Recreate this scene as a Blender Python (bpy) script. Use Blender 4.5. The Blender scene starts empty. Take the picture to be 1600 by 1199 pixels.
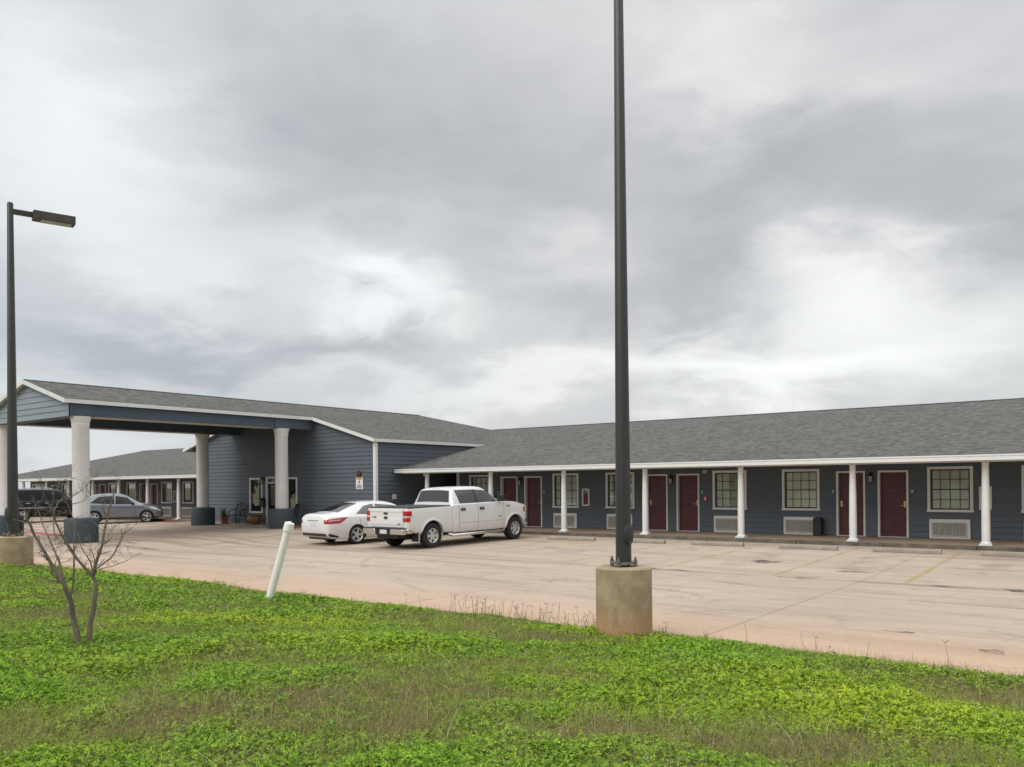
import bpy, bmesh, math, random
import numpy as np
from mathutils import Vector, Matrix
R = math.radians
SC = bpy.context.scene
COL = SC.collection

# ------------------------------------------------------------------ camera, light, sky
EYE = 1.95
FPX = 1281.0
TH = math.atan2(1718.0, FPX)          # angle between the view axis and the motel row
ROLL = R(0.525)
Fv = Vector((-math.cos(TH), math.sin(TH), 0)); Rv = Vector((math.sin(TH), math.cos(TH), 0)); Uv = Vector((0, 0, 1))
cam = bpy.data.cameras.new('camera'); cam.lens = 36.0 * FPX / 1600.0; cam.sensor_width = 36.0
cam.shift_y = (757.3 - 599.5) / 1600.0
cam.clip_start = 0.05; cam.clip_end = 6000
camo = bpy.data.objects.new('camera', cam); COL.objects.link(camo)
xi = math.cos(ROLL) * Rv - math.sin(ROLL) * Uv
yi = math.sin(ROLL) * Rv + math.cos(ROLL) * Uv
M = Matrix((xi, yi, -Fv)).transposed().to_4x4(); M.translation = (0, 0, EYE)
camo.matrix_world = M
SC.camera = camo
SC.view_settings.view_transform = 'Standard'; SC.view_settings.look = 'None'
SC.view_settings.exposure = 0.0; SC.view_settings.gamma = 1.0

def ray(u, v):                         # direction of a photo pixel, used to lay out sky patches and stems
    return (Fv * FPX + xi * (u - 800.0) + yi * (757.3 - v)).normalized()

SUN_EL, SUN_AZ = R(42), R(192)         # azimuth measured like the sky texture
sun = bpy.data.lights.new('sun', 'SUN'); sun.energy = 1.5; sun.angle = R(40); sun.color = (1.0, 0.975, 0.94)
suno = bpy.data.objects.new('sun', sun); COL.objects.link(suno)
sd = Vector((math.sin(SUN_AZ) * math.cos(SUN_EL), math.cos(SUN_AZ) * math.cos(SUN_EL), math.sin(SUN_EL)))
suno.rotation_euler = (-sd).to_track_quat('-Z', 'Y').to_euler()
suno.location = (0, -20, 30)

class NT:                              # tiny node-tree helper
    def __init__(s, tree): s.t = tree; s.n = tree.nodes; s.n.clear()
    def new(s, typ, **kw):
        n = s.n.new(typ)
        for k, v in kw.items():
            setattr(n, k, v)
        return n
    def link(s, a, b): s.t.links.new(a, b)
    def put(s, sock, v):
        if hasattr(v, 'links') or isinstance(v, bpy.types.NodeSocket): s.link(v, sock)
        else: sock.default_value = v
    def math(s, op, a, b=0.0, c=0.0, clamp=False):
        n = s.new('ShaderNodeMath', operation=op, use_clamp=clamp)
        for i, v in enumerate((a, b, c)): s.put(n.inputs[i], v)
        return n.outputs[0]
    def vmath(s, op, a, b=(0, 0, 0)):
        n = s.new('ShaderNodeVectorMath', operation=op); s.put(n.inputs[0], a)
        if op == 'SCALE': s.put(n.inputs['Scale'], b)
        else: s.put(n.inputs[1], b)
        return n.outputs['Value'] if op in ('DOT_PRODUCT', 'LENGTH', 'DISTANCE') else n.outputs['Vector']
    def mix(s, f, a, b, blend='MIX'):
        n = s.new('ShaderNodeMix', data_type='RGBA', blend_type=blend)
        s.put(n.inputs[0], f)
        for i, v in ((6, a), (7, b)):
            s.put(n.inputs[i], v if isinstance(v, bpy.types.NodeSocket) else (*v, 1.0))
        return n.outputs[2]
    def noise(s, vec, scale, detail=4, rough=0.55, dist=0.0):
        n = s.new('ShaderNodeTexNoise'); s.link(vec, n.inputs['Vector'])
        n.inputs['Scale'].default_value = scale; n.inputs['Detail'].default_value = detail
        n.inputs['Roughness'].default_value = rough; n.inputs['Distortion'].default_value = dist
        return n
    def ramp(s, f, lo, hi, smooth=True):
        n = s.new('ShaderNodeMapRange', interpolation_type='SMOOTHSTEP' if smooth else 'LINEAR')
        s.put(n.inputs[0], f); n.inputs[1].default_value = lo; n.inputs[2].default_value = hi
        return n.outputs[0]
    def mapping(s, vec, scale=(1, 1, 1), loc=(0, 0, 0), rot=(0, 0, 0)):
        n = s.new('ShaderNodeMapping'); s.link(vec, n.inputs[0])
        n.inputs['Scale'].default_value = scale; n.inputs['Location'].default_value = loc; n.inputs['Rotation'].default_value = rot
        return n.outputs[0]

def make_world():
    w = bpy.data.worlds.new('World'); SC.world = w; w.use_nodes = True
    t = NT(w.node_tree)
    out = t.new('ShaderNodeOutputWorld')
    sky = t.new('ShaderNodeTexSky', sky_type='NISHITA'); sky.sun_disc = False
    sky.sun_elevation = SUN_EL; sky.sun_rotation = SUN_AZ
    b1 = t.new('ShaderNodeBackground'); t.link(sky.outputs[0], b1.inputs[0]); b1.inputs[1].default_value = 0.08
    g = t.new('ShaderNodeTexCoord').outputs['Generated']
    d = t.vmath('NORMALIZE', g)
    sep = t.new('ShaderNodeSeparateXYZ'); t.link(d, sep.inputs[0])
    z = t.math('MAXIMUM', sep.outputs[2], 0.0)
    k = t.math('DIVIDE', 1.0, t.math('ADD', z, 0.16))
    flat = t.vmath('SCALE', d, k)                              # the cloud deck seen in perspective
    warp = t.noise(flat, 0.9, 3, 0.5)
    wv = t.vmath('SCALE', t.vmath('SUBTRACT', warp.outputs['Color'], (0.5, 0.5, 0.5)), 0.9)
    fl2 = t.vmath('ADD', flat, wv)
    n1 = t.noise(t.mapping(fl2, loc=(3.1, 7.7, 1.3)), 0.85, 5, 0.5).outputs[0]
    puff = t.vmath('ADD', t.mapping(d, (1, 1, 2.3)), t.vmath('SCALE', wv, 0.22))
    n2 = t.noise(t.mapping(puff, loc=(9.4, 2.2, 5.0)), 4.6, 7, 0.55, 0.25).outputs[0]
    # broad bright and dark banks of the deck, each centred on a direction and frayed by noise
    wf = t.noise(t.mapping(puff, loc=(1.4, 6.2, 2.0)), 5.5, 6, 0.55)
    wv2 = t.vmath('SCALE', t.vmath('SUBTRACT', wf.outputs['Color'], (0.5, 0.5, 0.5)), 0.22)
    dw = t.vmath('NORMALIZE', t.vmath('ADD', t.vmath('ADD', d, t.vmath('SCALE', wv, 0.05)), wv2))
    val = t.math('MULTIPLY_ADD', t.math('SUBTRACT', n1, 0.5), 0.17, 0.685)
    val = t.math('MULTIPLY_ADD', t.math('SUBTRACT', n2, 0.5), 0.26, val)
    # photo direction (u, v), strength, half extent across and up in photo pixels
    banks = [(610, 475, 0.30, 120, 40), (215, 465, 0.16, 90, 32), (400, 405, 0.12, 200, 50), (60, 250, 0.20, 130, 130), (40, 90, 0.12, 140, 70), (240, 220, 0.08, 120, 60), (250, 340, 0.02, 150, 50),
             (1345, 425, 0.32, 85, 45), (1450, 500, 0.17, 160, 70), (1150, 565, 0.22, 190, 45), (960, 600, 0.16, 160, 35), (1320, 590, 0.14, 160, 40), (880, 375, 0.12, 70, 40), (1150, 105, 0.16, 90, 60), (560, 600, 0.10, 160, 22), (760, 590, 0.08, 90, 25), (90, 690, 0.12, 200, 60),
             (1020, 30, 0.06, 120, 60), (1480, 60, 0.05, 150, 60),
             (480, 190, -0.12, 190, 70), (640, 90, -0.09, 200, 60), (680, 270, -0.11, 220, 70), (700, 385, -0.09, 110, 40), (860, 470, -0.16, 90, 45), (1090, 310, -0.10, 150, 70),
             (1250, 240, -0.13, 190, 60), (1440, 220, -0.12, 170, 70), (1560, 350, -0.27, 150, 60), (1160, 420, -0.17, 130, 40), (1080, 480, -0.12, 90, 30), (120, 545, -0.12, 170, 40), (60, 440, -0.10, 90, 45), (320, 570, -0.13, 120, 30), (600, 545, -0.13, 140, 22), (1590, 520, -0.06, 60, 60), (720, 655, -0.05, 200, 30)]
    for (u, v, a, ru, rv) in banks:
        c = ray(u, v); rt_ = c.cross(Vector((0, 0, 1))).normalized(); up_ = rt_.cross(c)
        qa = t.math('MULTIPLY', t.vmath('DOT_PRODUCT', dw, tuple(rt_)), FPX / ru / 1.25); qb = t.math('MULTIPLY', t.vmath('DOT_PRODUCT', dw, tuple(up_)), FPX / rv / 1.15)
        q = t.math('MULTIPLY_ADD', qa, qa, t.math('MULTIPLY', qb, qb))
        e = t.math('MULTIPLY', t.math('POWER', 2.71828, t.math('MULTIPLY', q, -1.0)), t.math('GREATER_THAN', t.vmath('DOT_PRODUCT', dw, tuple(c)), 0.0))
        val = t.math('MULTIPLY_ADD', e, a if a > 0 else a * 0.68, val)
    # the overcast deck is brighter overhead than low down (above the picture)
    up = t.ramp(sep.outputs[2], 0.50, 0.85)
    val = t.math('MULTIPLY_ADD', up, 1.1, val)
    val = t.math('SMOOTH_MAX', val, 0.38, 0.12)
    shade = t.ramp(val, 0.42, 0.85)
    colr = t.mix(shade, (0.925, 0.945, 1.0), (0.985, 0.995, 1.0))
    lf = t.math('MULTIPLY', t.ramp(t.vmath('DOT_PRODUCT', d, tuple(ray(-150, 450))), 0.80, 1.0), t.math('SUBTRACT', 1.0, t.math('MULTIPLY', shade, 0.6)))
    colr = t.mix(lf, colr, (0.86, 0.94, 1.0))
    b2 = t.new('ShaderNodeBackground'); t.link(colr, b2.inputs[0]); t.link(val, b2.inputs[1])
    mx = t.new('ShaderNodeMixShader'); mx.inputs[0].default_value = 0.94
    t.link(b1.outputs[0], mx.inputs[1]); t.link(b2.outputs[0], mx.inputs[2]); t.link(mx.outputs[0], out.inputs[0])
make_world()

# ------------------------------------------------------------------ materials
def principled(name, col=(0.5, 0.5, 0.5), rough=0.6, metal=0.0, coat=0.0, spec=0.5):
    m = bpy.data.materials.new(name); m.use_nodes = True
    t = NT(m.node_tree)
    o = t.new('ShaderNodeOutputMaterial'); p = t.new('ShaderNodeBsdfPrincipled')
    p.inputs['Base Color'].default_value = (*col, 1); p.inputs['Roughness'].default_value = rough
    p.inputs['Metallic'].default_value = metal; p.inputs['Coat Weight'].default_value = coat; p.inputs['Coat Roughness'].default_value = 0.06
    p.inputs['Specular IOR Level'].default_value = spec
    t.link(p.outputs[0], o.inputs[0])
    return m, t, p

def bump(t, p, h, strength=0.3, dist=0.02):
    b = t.new('ShaderNodeBump'); b.inputs['Strength'].default_value = strength; b.inputs['Distance'].default_value = dist
    t.link(h, b.inputs['Height']); t.link(b.outputs[0], p.inputs['Normal'])

def grained(name, col, rough=0.6, var=0.18, scale=3.0, fine=40.0, bmp=0.15, metal=0.0, coat=0.0, col2=None, stretch=(1, 1, 1)):
    m, t, p = principled(name, col, rough, metal, coat)
    co = t.mapping(t.new('ShaderNodeTexCoord').outputs['Object'], stretch)
    a = t.noise(co, scale, 5, 0.6).outputs[0]; b = t.noise(co, fine, 3, 0.6).outputs[0]
    f = t.math('MULTIPLY_ADD', t.math('SUBTRACT', a, 0.5), 1.6, 0.5); f = t.math('MULTIPLY_ADD', t.math('SUBTRACT', b, 0.5), 0.7, f, clamp=True)
    c2 = col2 or tuple(min(1, c * (1 + var)) for c in col); c1 = tuple(c * (1 - var) for c in col)
    t.link(t.mix(f, c1, c2), p.inputs['Base Color'])
    if bmp: bump(t, p, b, bmp, 0.01)
    return m

MT = {}
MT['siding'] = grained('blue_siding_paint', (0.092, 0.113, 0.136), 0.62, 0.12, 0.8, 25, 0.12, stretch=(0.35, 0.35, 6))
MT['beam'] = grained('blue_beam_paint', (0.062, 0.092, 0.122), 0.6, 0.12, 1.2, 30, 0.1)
MT['gable'] = grained('pale_blue_siding_paint', (0.25, 0.30, 0.335), 0.65, 0.16, 0.9, 25, 0.12, stretch=(0.35, 0.35, 6))  # canopy gable end only, set paler than the wall siding
MT['plinth'] = grained('blue_plinth_paint', (0.040, 0.058, 0.069), 0.7, 0.16, 3, 60, 0.3)
MT['white'] = grained('white_trim_paint', (0.72, 0.72, 0.70), 0.5, 0.06, 2.0, 30, 0.05)
MT['stucco'] = grained('white_column_stucco', (0.66, 0.655, 0.64), 0.75, 0.08, 3.0, 70, 0.5)
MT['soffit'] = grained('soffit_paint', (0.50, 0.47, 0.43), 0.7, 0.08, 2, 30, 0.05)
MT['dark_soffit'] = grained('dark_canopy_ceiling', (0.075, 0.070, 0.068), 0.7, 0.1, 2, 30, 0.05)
MT['door'] = grained('burgundy_door_paint', (0.098, 0.027, 0.038), 0.42, 0.12, 2.0, 30, 0.05)
MT['sash'] = principled('dark_bronze_sash', (0.018, 0.018, 0.017), 0.4)[0]
MT['black'] = grained('black_plastic', (0.018, 0.018, 0.019), 0.5, 0.2, 8, 60, 0.1)
MT['iron'] = grained('black_wrought_iron', (0.016, 0.016, 0.018), 0.45, 0.2, 8, 60, 0.1)
MT['void'] = principled('dark_interior', (0.012, 0.013, 0.015), 0.9)[0]
MT['brass'] = principled('brass', (0.62, 0.50, 0.30), 0.3, 1.0)[0]
MT['grille'] = grained('almond_grille', (0.56, 0.54, 0.48), 0.5, 0.1, 3, 40, 0.05)
MT['plate_blue'] = principled('blue_number_plate', (0.10, 0.17, 0.26), 0.4)[0]
MT['red'] = principled('red_enamel', (0.42, 0.025, 0.03), 0.35)[0]
MT['maroon'] = principled('maroon_enamel', (0.115, 0.016, 0.026), 0.25, 0, 0.5)[0]
MT['dullred'] = principled('dull_red_cylinder', (0.20, 0.035, 0.03), 0.4)[0]
MT['terracotta'] = grained('terracotta', (0.30, 0.12, 0.06), 0.7, 0.25, 6, 50, 0.2)
MT['brownpot'] = grained('brown_glazed_pot', (0.20, 0.095, 0.05), 0.45, 0.35, 6, 40, 0.15)
MT['pvc'] = grained('white_pvc', (0.82, 0.80, 0.76), 0.4, 0.06, 5, 50, 0.03)
MT['bark'] = grained('grey_bark', (0.165, 0.13, 0.105), 0.85, 0.4, 14, 80, 0.5)
MT['pole'] = grained('dark_bronze_pole_paint', (0.034, 0.034, 0.033), 0.42, 0.22, 1.6, 60, 0.08, stretch=(1, 1, 0.25))
MT['lamp_bronze'] = grained('weathered_bronze_lamp', (0.062, 0.056, 0.046), 0.5, 0.3, 5, 40, 0.1)
MT['lens'] = principled('lamp_lens', (0.42, 0.42, 0.38), 0.25)[0]
MT['steel'] = grained('galvanised_steel', (0.20, 0.19, 0.175), 0.5, 0.3, 9, 60, 0.1, metal=0.6)
MT['chrome'] = principled('chrome', (0.70, 0.69, 0.67), 0.14, 1.0)[0]
MT['alloy'] = principled('alloy_rim', (0.60, 0.61, 0.62), 0.3, 0.55)[0]
MT['darkalloy'] = principled('dark_alloy', (0.03, 0.03, 0.032), 0.4, 0.3)[0]
MT['tyre'] = grained('tyre_rubber', (0.020, 0.020, 0.021), 0.85, 0.2, 12, 80, 0.3)
MT['carglass'] = principled('tinted_car_glass', (0.010, 0.012, 0.014), 0.04, 0.0, 0.0, 0.6)[0]
MT['skyglass'] = principled('sky_reflecting_car_glass', (0.02, 0.022, 0.024), 0.05, 0.0, 0.0, 0.5)[0]; MT['skyglass'].node_tree.nodes['Principled BSDF'].inputs['IOR'].default_value = 3.2
MT['carglass'].node_tree.nodes['Principled BSDF'].inputs['IOR'].default_value = 1.9
MT['privacy'] = principled('dark_privacy_glass', (0.008, 0.009, 0.011), 0.05, 0.0, 0.0, 0.5)[0]; MT['privacy'].node_tree.nodes['Principled BSDF'].inputs['IOR'].default_value = 1.42
MT['seam'] = principled('panel_gap', (0.10, 0.10, 0.10), 0.8)[0]
MT['taillight'] = principled('tail_lamp_red', (0.45, 0.012, 0.02), 0.15, 0.0, 0.6)[0]
MT['clearlamp'] = principled('clear_lamp', (0.62, 0.60, 0.58), 0.12, 0.1, 0.6)[0]
MT['amber'] = principled('amber_lamp', (0.55, 0.17, 0.02), 0.2, 0.0, 0.5)[0]
MT['platewhite'] = principled('licence_plate', (0.62, 0.66, 0.72), 0.4)[0]
MT['ink'] = principled('dark_ink', (0.03, 0.03, 0.035), 0.6)[0]
MT['yellow_sign'] = principled('yellow_sign_band', (0.72, 0.52, 0.12), 0.5)[0]
MT['signwhite'] = principled('white_sign_face', (0.74, 0.73, 0.69), 0.45)[0]

def paint(name, col, metal=0.0, rough=0.32, dirt=0.6):
    m, t, p = principled(name, col, rough, metal, 0.8 if dirt > 0.2 else 0.3, 0.5 if dirt > 0.2 else 0.3)
    co = t.new('ShaderNodeTexCoord').outputs['Object']
    sep = t.new('ShaderNodeSeparateXYZ'); t.link(co, sep.inputs[0])
    n = t.noise(co, 2.5, 5, 0.65).outputs[0]
    dust = t.math('MULTIPLY', t.math('SUBTRACT', 1.0, t.ramp(sep.outputs[2], 0.25, 0.85)), n)      # road dust on the rocker panels
    t.link(t.mix(t.math('MULTIPLY', dust, dirt), col, (0.34, 0.26, 0.19)), p.inputs['Base Color'])
    t.link(t.math('MULTIPLY_ADD', dust, 0.5, rough), p.inputs['Roughness'])
    return m
MT['paint_white'] = paint('white_car_paint', (0.72, 0.72, 0.71))
MT['paint_pearl'] = paint('pearl_white_car_paint', (0.76, 0.76, 0.755))
MT['paint_silver'] = paint('silver_blue_car_paint', (0.195, 0.212, 0.243), 0.6, 0.25, 0.5)
MT['paint_black'] = paint('black_car_paint', (0.008, 0.009, 0.011), 0.0, 0.22, 0.12)

def glass_mat():
    m = bpy.data.materials.new('window_glass'); m.use_nodes = True; t = NT(m.node_tree)
    o = t.new('ShaderNodeOutputMaterial'); tr = t.new('ShaderNodeBsdfTransparent'); tr.inputs[0].default_value = (0.97, 0.985, 0.97, 1)
    gl = t.new('ShaderNodeBsdfGlossy'); gl.inputs['Roughness'].default_value = 0.02; gl.inputs[0].default_value = (0.9, 0.95, 0.93, 1)
    fr = t.new('ShaderNodeFresnel'); fr.inputs[0].default_value = 1.45
    mx = t.new('ShaderNodeMixShader'); t.link(t.math('MULTIPLY_ADD', fr.outputs[0], 0.8, 0.02), mx.inputs[0])
    t.link(tr.outputs[0], mx.inputs[1]); t.link(gl.outputs[0], mx.inputs[2]); t.link(mx.outputs[0], o.inputs[0])
    return m
MT['glass'] = glass_mat()
def mirror_glass():
    m, t, p = principled('reflective_window_film', (0.012, 0.013, 0.014), 0.02, 0, 0, 1.0); p.inputs['IOR'].default_value = 2.4; return m
MT['filmglass'] = mirror_glass()
def dark_glass():
    m, t, p = principled('dark_reflective_glass', (0.012, 0.013, 0.014), 0.03, 0, 0, 1.0)
    return m
MT['darkglass'] = dark_glass()
def blinds_mat():
    m, t, p = principled('window_blinds', (0.42, 0.44, 0.38), 0.7)
    co = t.new('ShaderNodeTexCoord').outputs['Object']
    sep = t.new('ShaderNodeSeparateXYZ'); t.link(co, sep.inputs[0])
    w = t.math('FRACT', t.math('MULTIPLY', sep.outputs[2], 19.0))
    n = t.noise(t.mapping(co, (3, 1, 0.4)), 1.2, 3).outputs[0]
    c = t.mix(t.ramp(w, 0.05, 0.5), (0.60, 0.62, 0.55), (0.95, 0.96, 0.90))
    rnd = t.new('ShaderNodeObjectInfo').outputs['Random']
    c = t.mix(t.ramp(n, 0.35, 0.7), c, (0.78, 0.80, 0.73))
    gap = t.math('ABSOLUTE', t.math('SUBTRACT', sep.outputs[0], t.math('MULTIPLY_ADD', rnd, 1.1, 0.05)))
    gk = t.math('MULTIPLY', t.math('SUBTRACT', 1.0, t.ramp(gap, 0.14, 0.17)), t.math('GREATER_THAN', t.math('FRACT', t.math('MULTIPLY', rnd, 7.3)), 0.45))
    c = t.mix(t.math('MULTIPLY', gk, 0.75), c, (0.34, 0.355, 0.32))
    t.link(t.mix(1.0, c, t.mix(t.math('FRACT', t.math('MULTIPLY', rnd, 13.7)), (0.82, 0.82, 0.80), (1.03, 1.03, 1.0)), 'MULTIPLY'), p.inputs['Base Color'])
    return m
MT['blinds'] = blinds_mat()

def shingle_mat():
    m, t, p = principled('asphalt_shingles', (0.15, 0.15, 0.145), 0.9)
    uv = t.new('ShaderNodeUVMap').outputs[0]
    br = t.new('ShaderNodeTexBrick'); t.link(uv, br.inputs['Vector'])
    br.offset = 0.37; br.offset_frequency = 1; br.squash = 1.0
    br.inputs['Scale'].default_value = 1.0; br.inputs['Brick Width'].default_value = 0.165; br.inputs['Row Height'].default_value = 0.135
    br.inputs['Mortar Size'].default_value = 0.004; br.inputs['Mortar Smooth'].default_value = 0.4; br.inputs['Bias'].default_value = 0.0
    br.inputs['Color1'].default_value = (0.050, 0.051, 0.050, 1); br.inputs['Color2'].default_value = (0.136, 0.133, 0.123, 1); br.inputs['Mortar'].default_value = (0.062, 0.062, 0.061, 1)
    hue = t.noise(t.mapping(uv, (3.1, 7.0, 1)), 1.0, 2, 0.5).outputs[0]
    c = t.mix(t.math('MULTIPLY', t.ramp(hue, 0.52, 0.66), 0.35), br.outputs[0], (0.15, 0.122, 0.085))
    c = t.mix(t.math('MULTIPLY', t.math('SUBTRACT', 1.0, t.ramp(hue, 0.34, 0.48)), 0.35), c, (0.075, 0.10, 0.13))
    n = t.noise(uv, 0.35, 5, 0.6).outputs[0]
    c = t.mix(t.math('MULTIPLY_ADD', n, 0.5, 0.75), (0, 0, 0), c) if False else t.mix(1.0, c, t.mix(n, (0.78, 0.78, 0.78), (1.15, 1.14, 1.1)), 'MULTIPLY')
    f = t.noise(uv, 60, 2, 0.6).outputs[0]
    c = t.mix(1.0, c, t.mix(f, (0.62, 0.62, 0.62), (1.38, 1.38, 1.36)), 'MULTIPLY')
    t.link(c, p.inputs['Base Color'])
    bump(t, p, br.outputs['Fac'], -0.2, 0.006)
    return m
MT['shingle'] = shingle_mat()

def lot_mat():
    m, t, p = principled('weathered_concrete', (0.45, 0.4, 0.34), 0.85)
    co = t.new('ShaderNodeTexCoord').outputs['Object']
    sep = t.new('ShaderNodeSeparateXYZ'); t.link(co, sep.inputs[0]); X, Y = sep.outputs[0], sep.outputs[1]
    big = t.noise(t.mapping(co, (0.10, 0.22, 1)), 1.0, 5, 0.55, 0.6).outputs[0]
    streak = t.noise(t.mapping(co, (0.16, 1.25, 1), rot=(0, 0, R(4))), 1.0, 6, 0.6, 0.8).outputs[0]
    mid = t.noise(co, 1.1, 6, 0.65, 0.5).outputs[0]
    fine = t.noise(co, 22, 4, 0.7).outputs[0]
    c = t.mix(t.ramp(big, 0.3, 0.72), (0.388, 0.306, 0.234), (0.446, 0.370, 0.298))
    c = t.mix(t.math('MULTIPLY', t.ramp(streak, 0.48, 0.74), 0.55), c, (0.225, 0.155, 0.10))
    c = t.mix(t.math('MULTIPLY', t.ramp(streak, 0.48, 0.25), 0.45), c, (0.50, 0.445, 0.38))
    c = t.mix(t.math('MULTIPLY', t.ramp(mid, 0.50, 0.78), 0.55), c, (0.20, 0.165, 0.132))
    # red soil washed over the slab beside the verge
    edge = t.math('SUBTRACT', 1.0, t.ramp(t.math('ADD', Y, t.math('MULTIPLY', mid, 1.8)), 10.2, 14.0))
    c = t.mix(t.math('MULTIPLY', edge, 0.68), c, (0.52, 0.345, 0.225))
    # brown film where water and tyres cross below the canopy and towards the building
    under = t.ramp(t.math('MULTIPLY', X, -1.0), 17.0, 27.0)
    c = t.mix(t.math('MULTIPLY', t.math('MULTIPLY', under, t.ramp(streak, 0.35, 0.62)), 0.6), c, (0.255, 0.185, 0.128))
    # drain line and joints
    def line(coord, pos, w, wob):
        dd = t.math('ABSOLUTE', t.math('SUBTRACT', t.math('MULTIPLY_ADD', mid, wob, coord), pos))
        return t.math('SUBTRACT', 1.0, t.ramp(dd, w * 0.3, w))
    dl = t.math('MULTIPLY', line(Y, 17.75, 0.30, 0.35), t.ramp(t.noise(t.mapping(co, (0.5, 0.2, 1)), 1.0, 3).outputs[0], 0.3, 0.6))
    c = t.mix(t.math('MULTIPLY', dl, 0.55), c, (0.17, 0.145, 0.12))
    jx = t.math('ABSOLUTE', t.math('SUBTRACT', t.math('FRACT', t.math('MULTIPLY', t.math('ADD', X, 4.3 + 53 + t_off), 1 / 5.3)), 0.5))
    j = t.math('MULTIPLY', t.math('SUBTRACT', 1.0, t.ramp(jx, 0.001, 0.0045)), 0.6)
    jy = t.math('ABSOLUTE', t.math('SUBTRACT', t.math('FRACT', t.math('MULTIPLY', t.math('SUBTRACT', Y, 17.7), 1 / 6.1)), 0.5))
    j2 = t.math('MULTIPLY', t.math('SUBTRACT', 1.0, t.ramp(jy, 0.001, 0.004)), 0.4)
    c = t.mix(t.math('MAXIMUM', j, j2), c, (0.16, 0.13, 0.10))
    vor = t.new('ShaderNodeTexVoronoi', feature='DISTANCE_TO_EDGE'); t.link(t.vmath('ADD', t.mapping(co, (0.16, 0.16, 1)), t.vmath('SCALE', t.noise(co, 0.8, 4).outputs['Color'], 0.35)), vor.inputs['Vector']); vor.inputs['Scale'].default_value = 1.0
    cr = t.math('MULTIPLY', t.math('SUBTRACT', 1.0, t.ramp(vor.outputs[0], 0.0008, 0.004)), t.ramp(big, 0.46, 0.6))
    c = t.mix(t.math('MULTIPLY', cr, 0.55), c, (0.15, 0.12, 0.095))
    # oil drips and dark scuffs
    sp = t.noise(t.mapping(co, (0.8, 0.5, 1)), 1.0, 5, 0.6).outputs[0]
    c = t.mix(t.math('MULTIPLY', t.ramp(sp, 0.64, 0.78), 0.5), c, (0.17, 0.14, 0.12))
    bay = t.math('ABSOLUTE', t.math('SUBTRACT', t.math('FRACT', t.math('MULTIPLY', t.math('ADD', X, 103.5 + 1.33), 1 / 2.66)), 0.5))
    row = t.math('MULTIPLY', t.ramp(Y, 18.5, 20.5), t.math('SUBTRACT', 1.0, t.ramp(Y, 23.4, 24.6)))
    oil = t.math('MULTIPLY', t.math('MULTIPLY', t.math('SUBTRACT', 1.0, t.ramp(bay, 0.02, 0.22)), row), t.ramp(t.noise(co, 0.9, 6, 0.65).outputs[0], 0.42, 0.68))
    c = t.mix(t.math('MULTIPLY', oil, 0.6), c, (0.155, 0.125, 0.10))
    ring = t.new('ShaderNodeTexWave', wave_type='RINGS', rings_direction='Z'); t.link(t.mapping(co, (0.11, 0.16, 0), (0.2, -3.4, 0)), ring.inputs['Vector']); ring.inputs['Scale'].default_value = 1.1; ring.inputs['Distortion'].default_value = 1.2; ring.inputs['Detail'].default_value = 3
    tm = t.math('MULTIPLY', t.ramp(ring.outputs['Fac'], 0.965, 0.995), t.ramp(t.noise(t.mapping(co, (0.25, 0.25, 1)), 1.0, 4).outputs[0], 0.48, 0.62))
    c = t.mix(t.math('MULTIPLY', tm, 0.35), c, (0.17, 0.14, 0.12))
    c = t.mix(1.0, c, t.mix(fine, (0.74, 0.74, 0.74), (1.26, 1.26, 1.26)), 'MULTIPLY')
    t.link(c, p.inputs['Base Color']); bump(t, p, fine, 0.25, 0.006)
    return m
t_off = 5.3 * 0.5
MT['lot'] = lot_mat()
MT['walk'] = grained('walkway_concrete', (0.30, 0.225, 0.165), 0.85, 0.16, 0.7, 18, 0.2, stretch=(0.4, 1.4, 1))
MT['curb'] = grained('mossy_curb_concrete', (0.105, 0.095, 0.078), 0.9, 0.6, 2.3, 14, 0.5, col2=(0.215, 0.185, 0.145))
MT['stop'] = grained('parking_stop_concrete', (0.29, 0.255, 0.21), 0.9, 0.22, 4, 40, 0.4)
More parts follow.
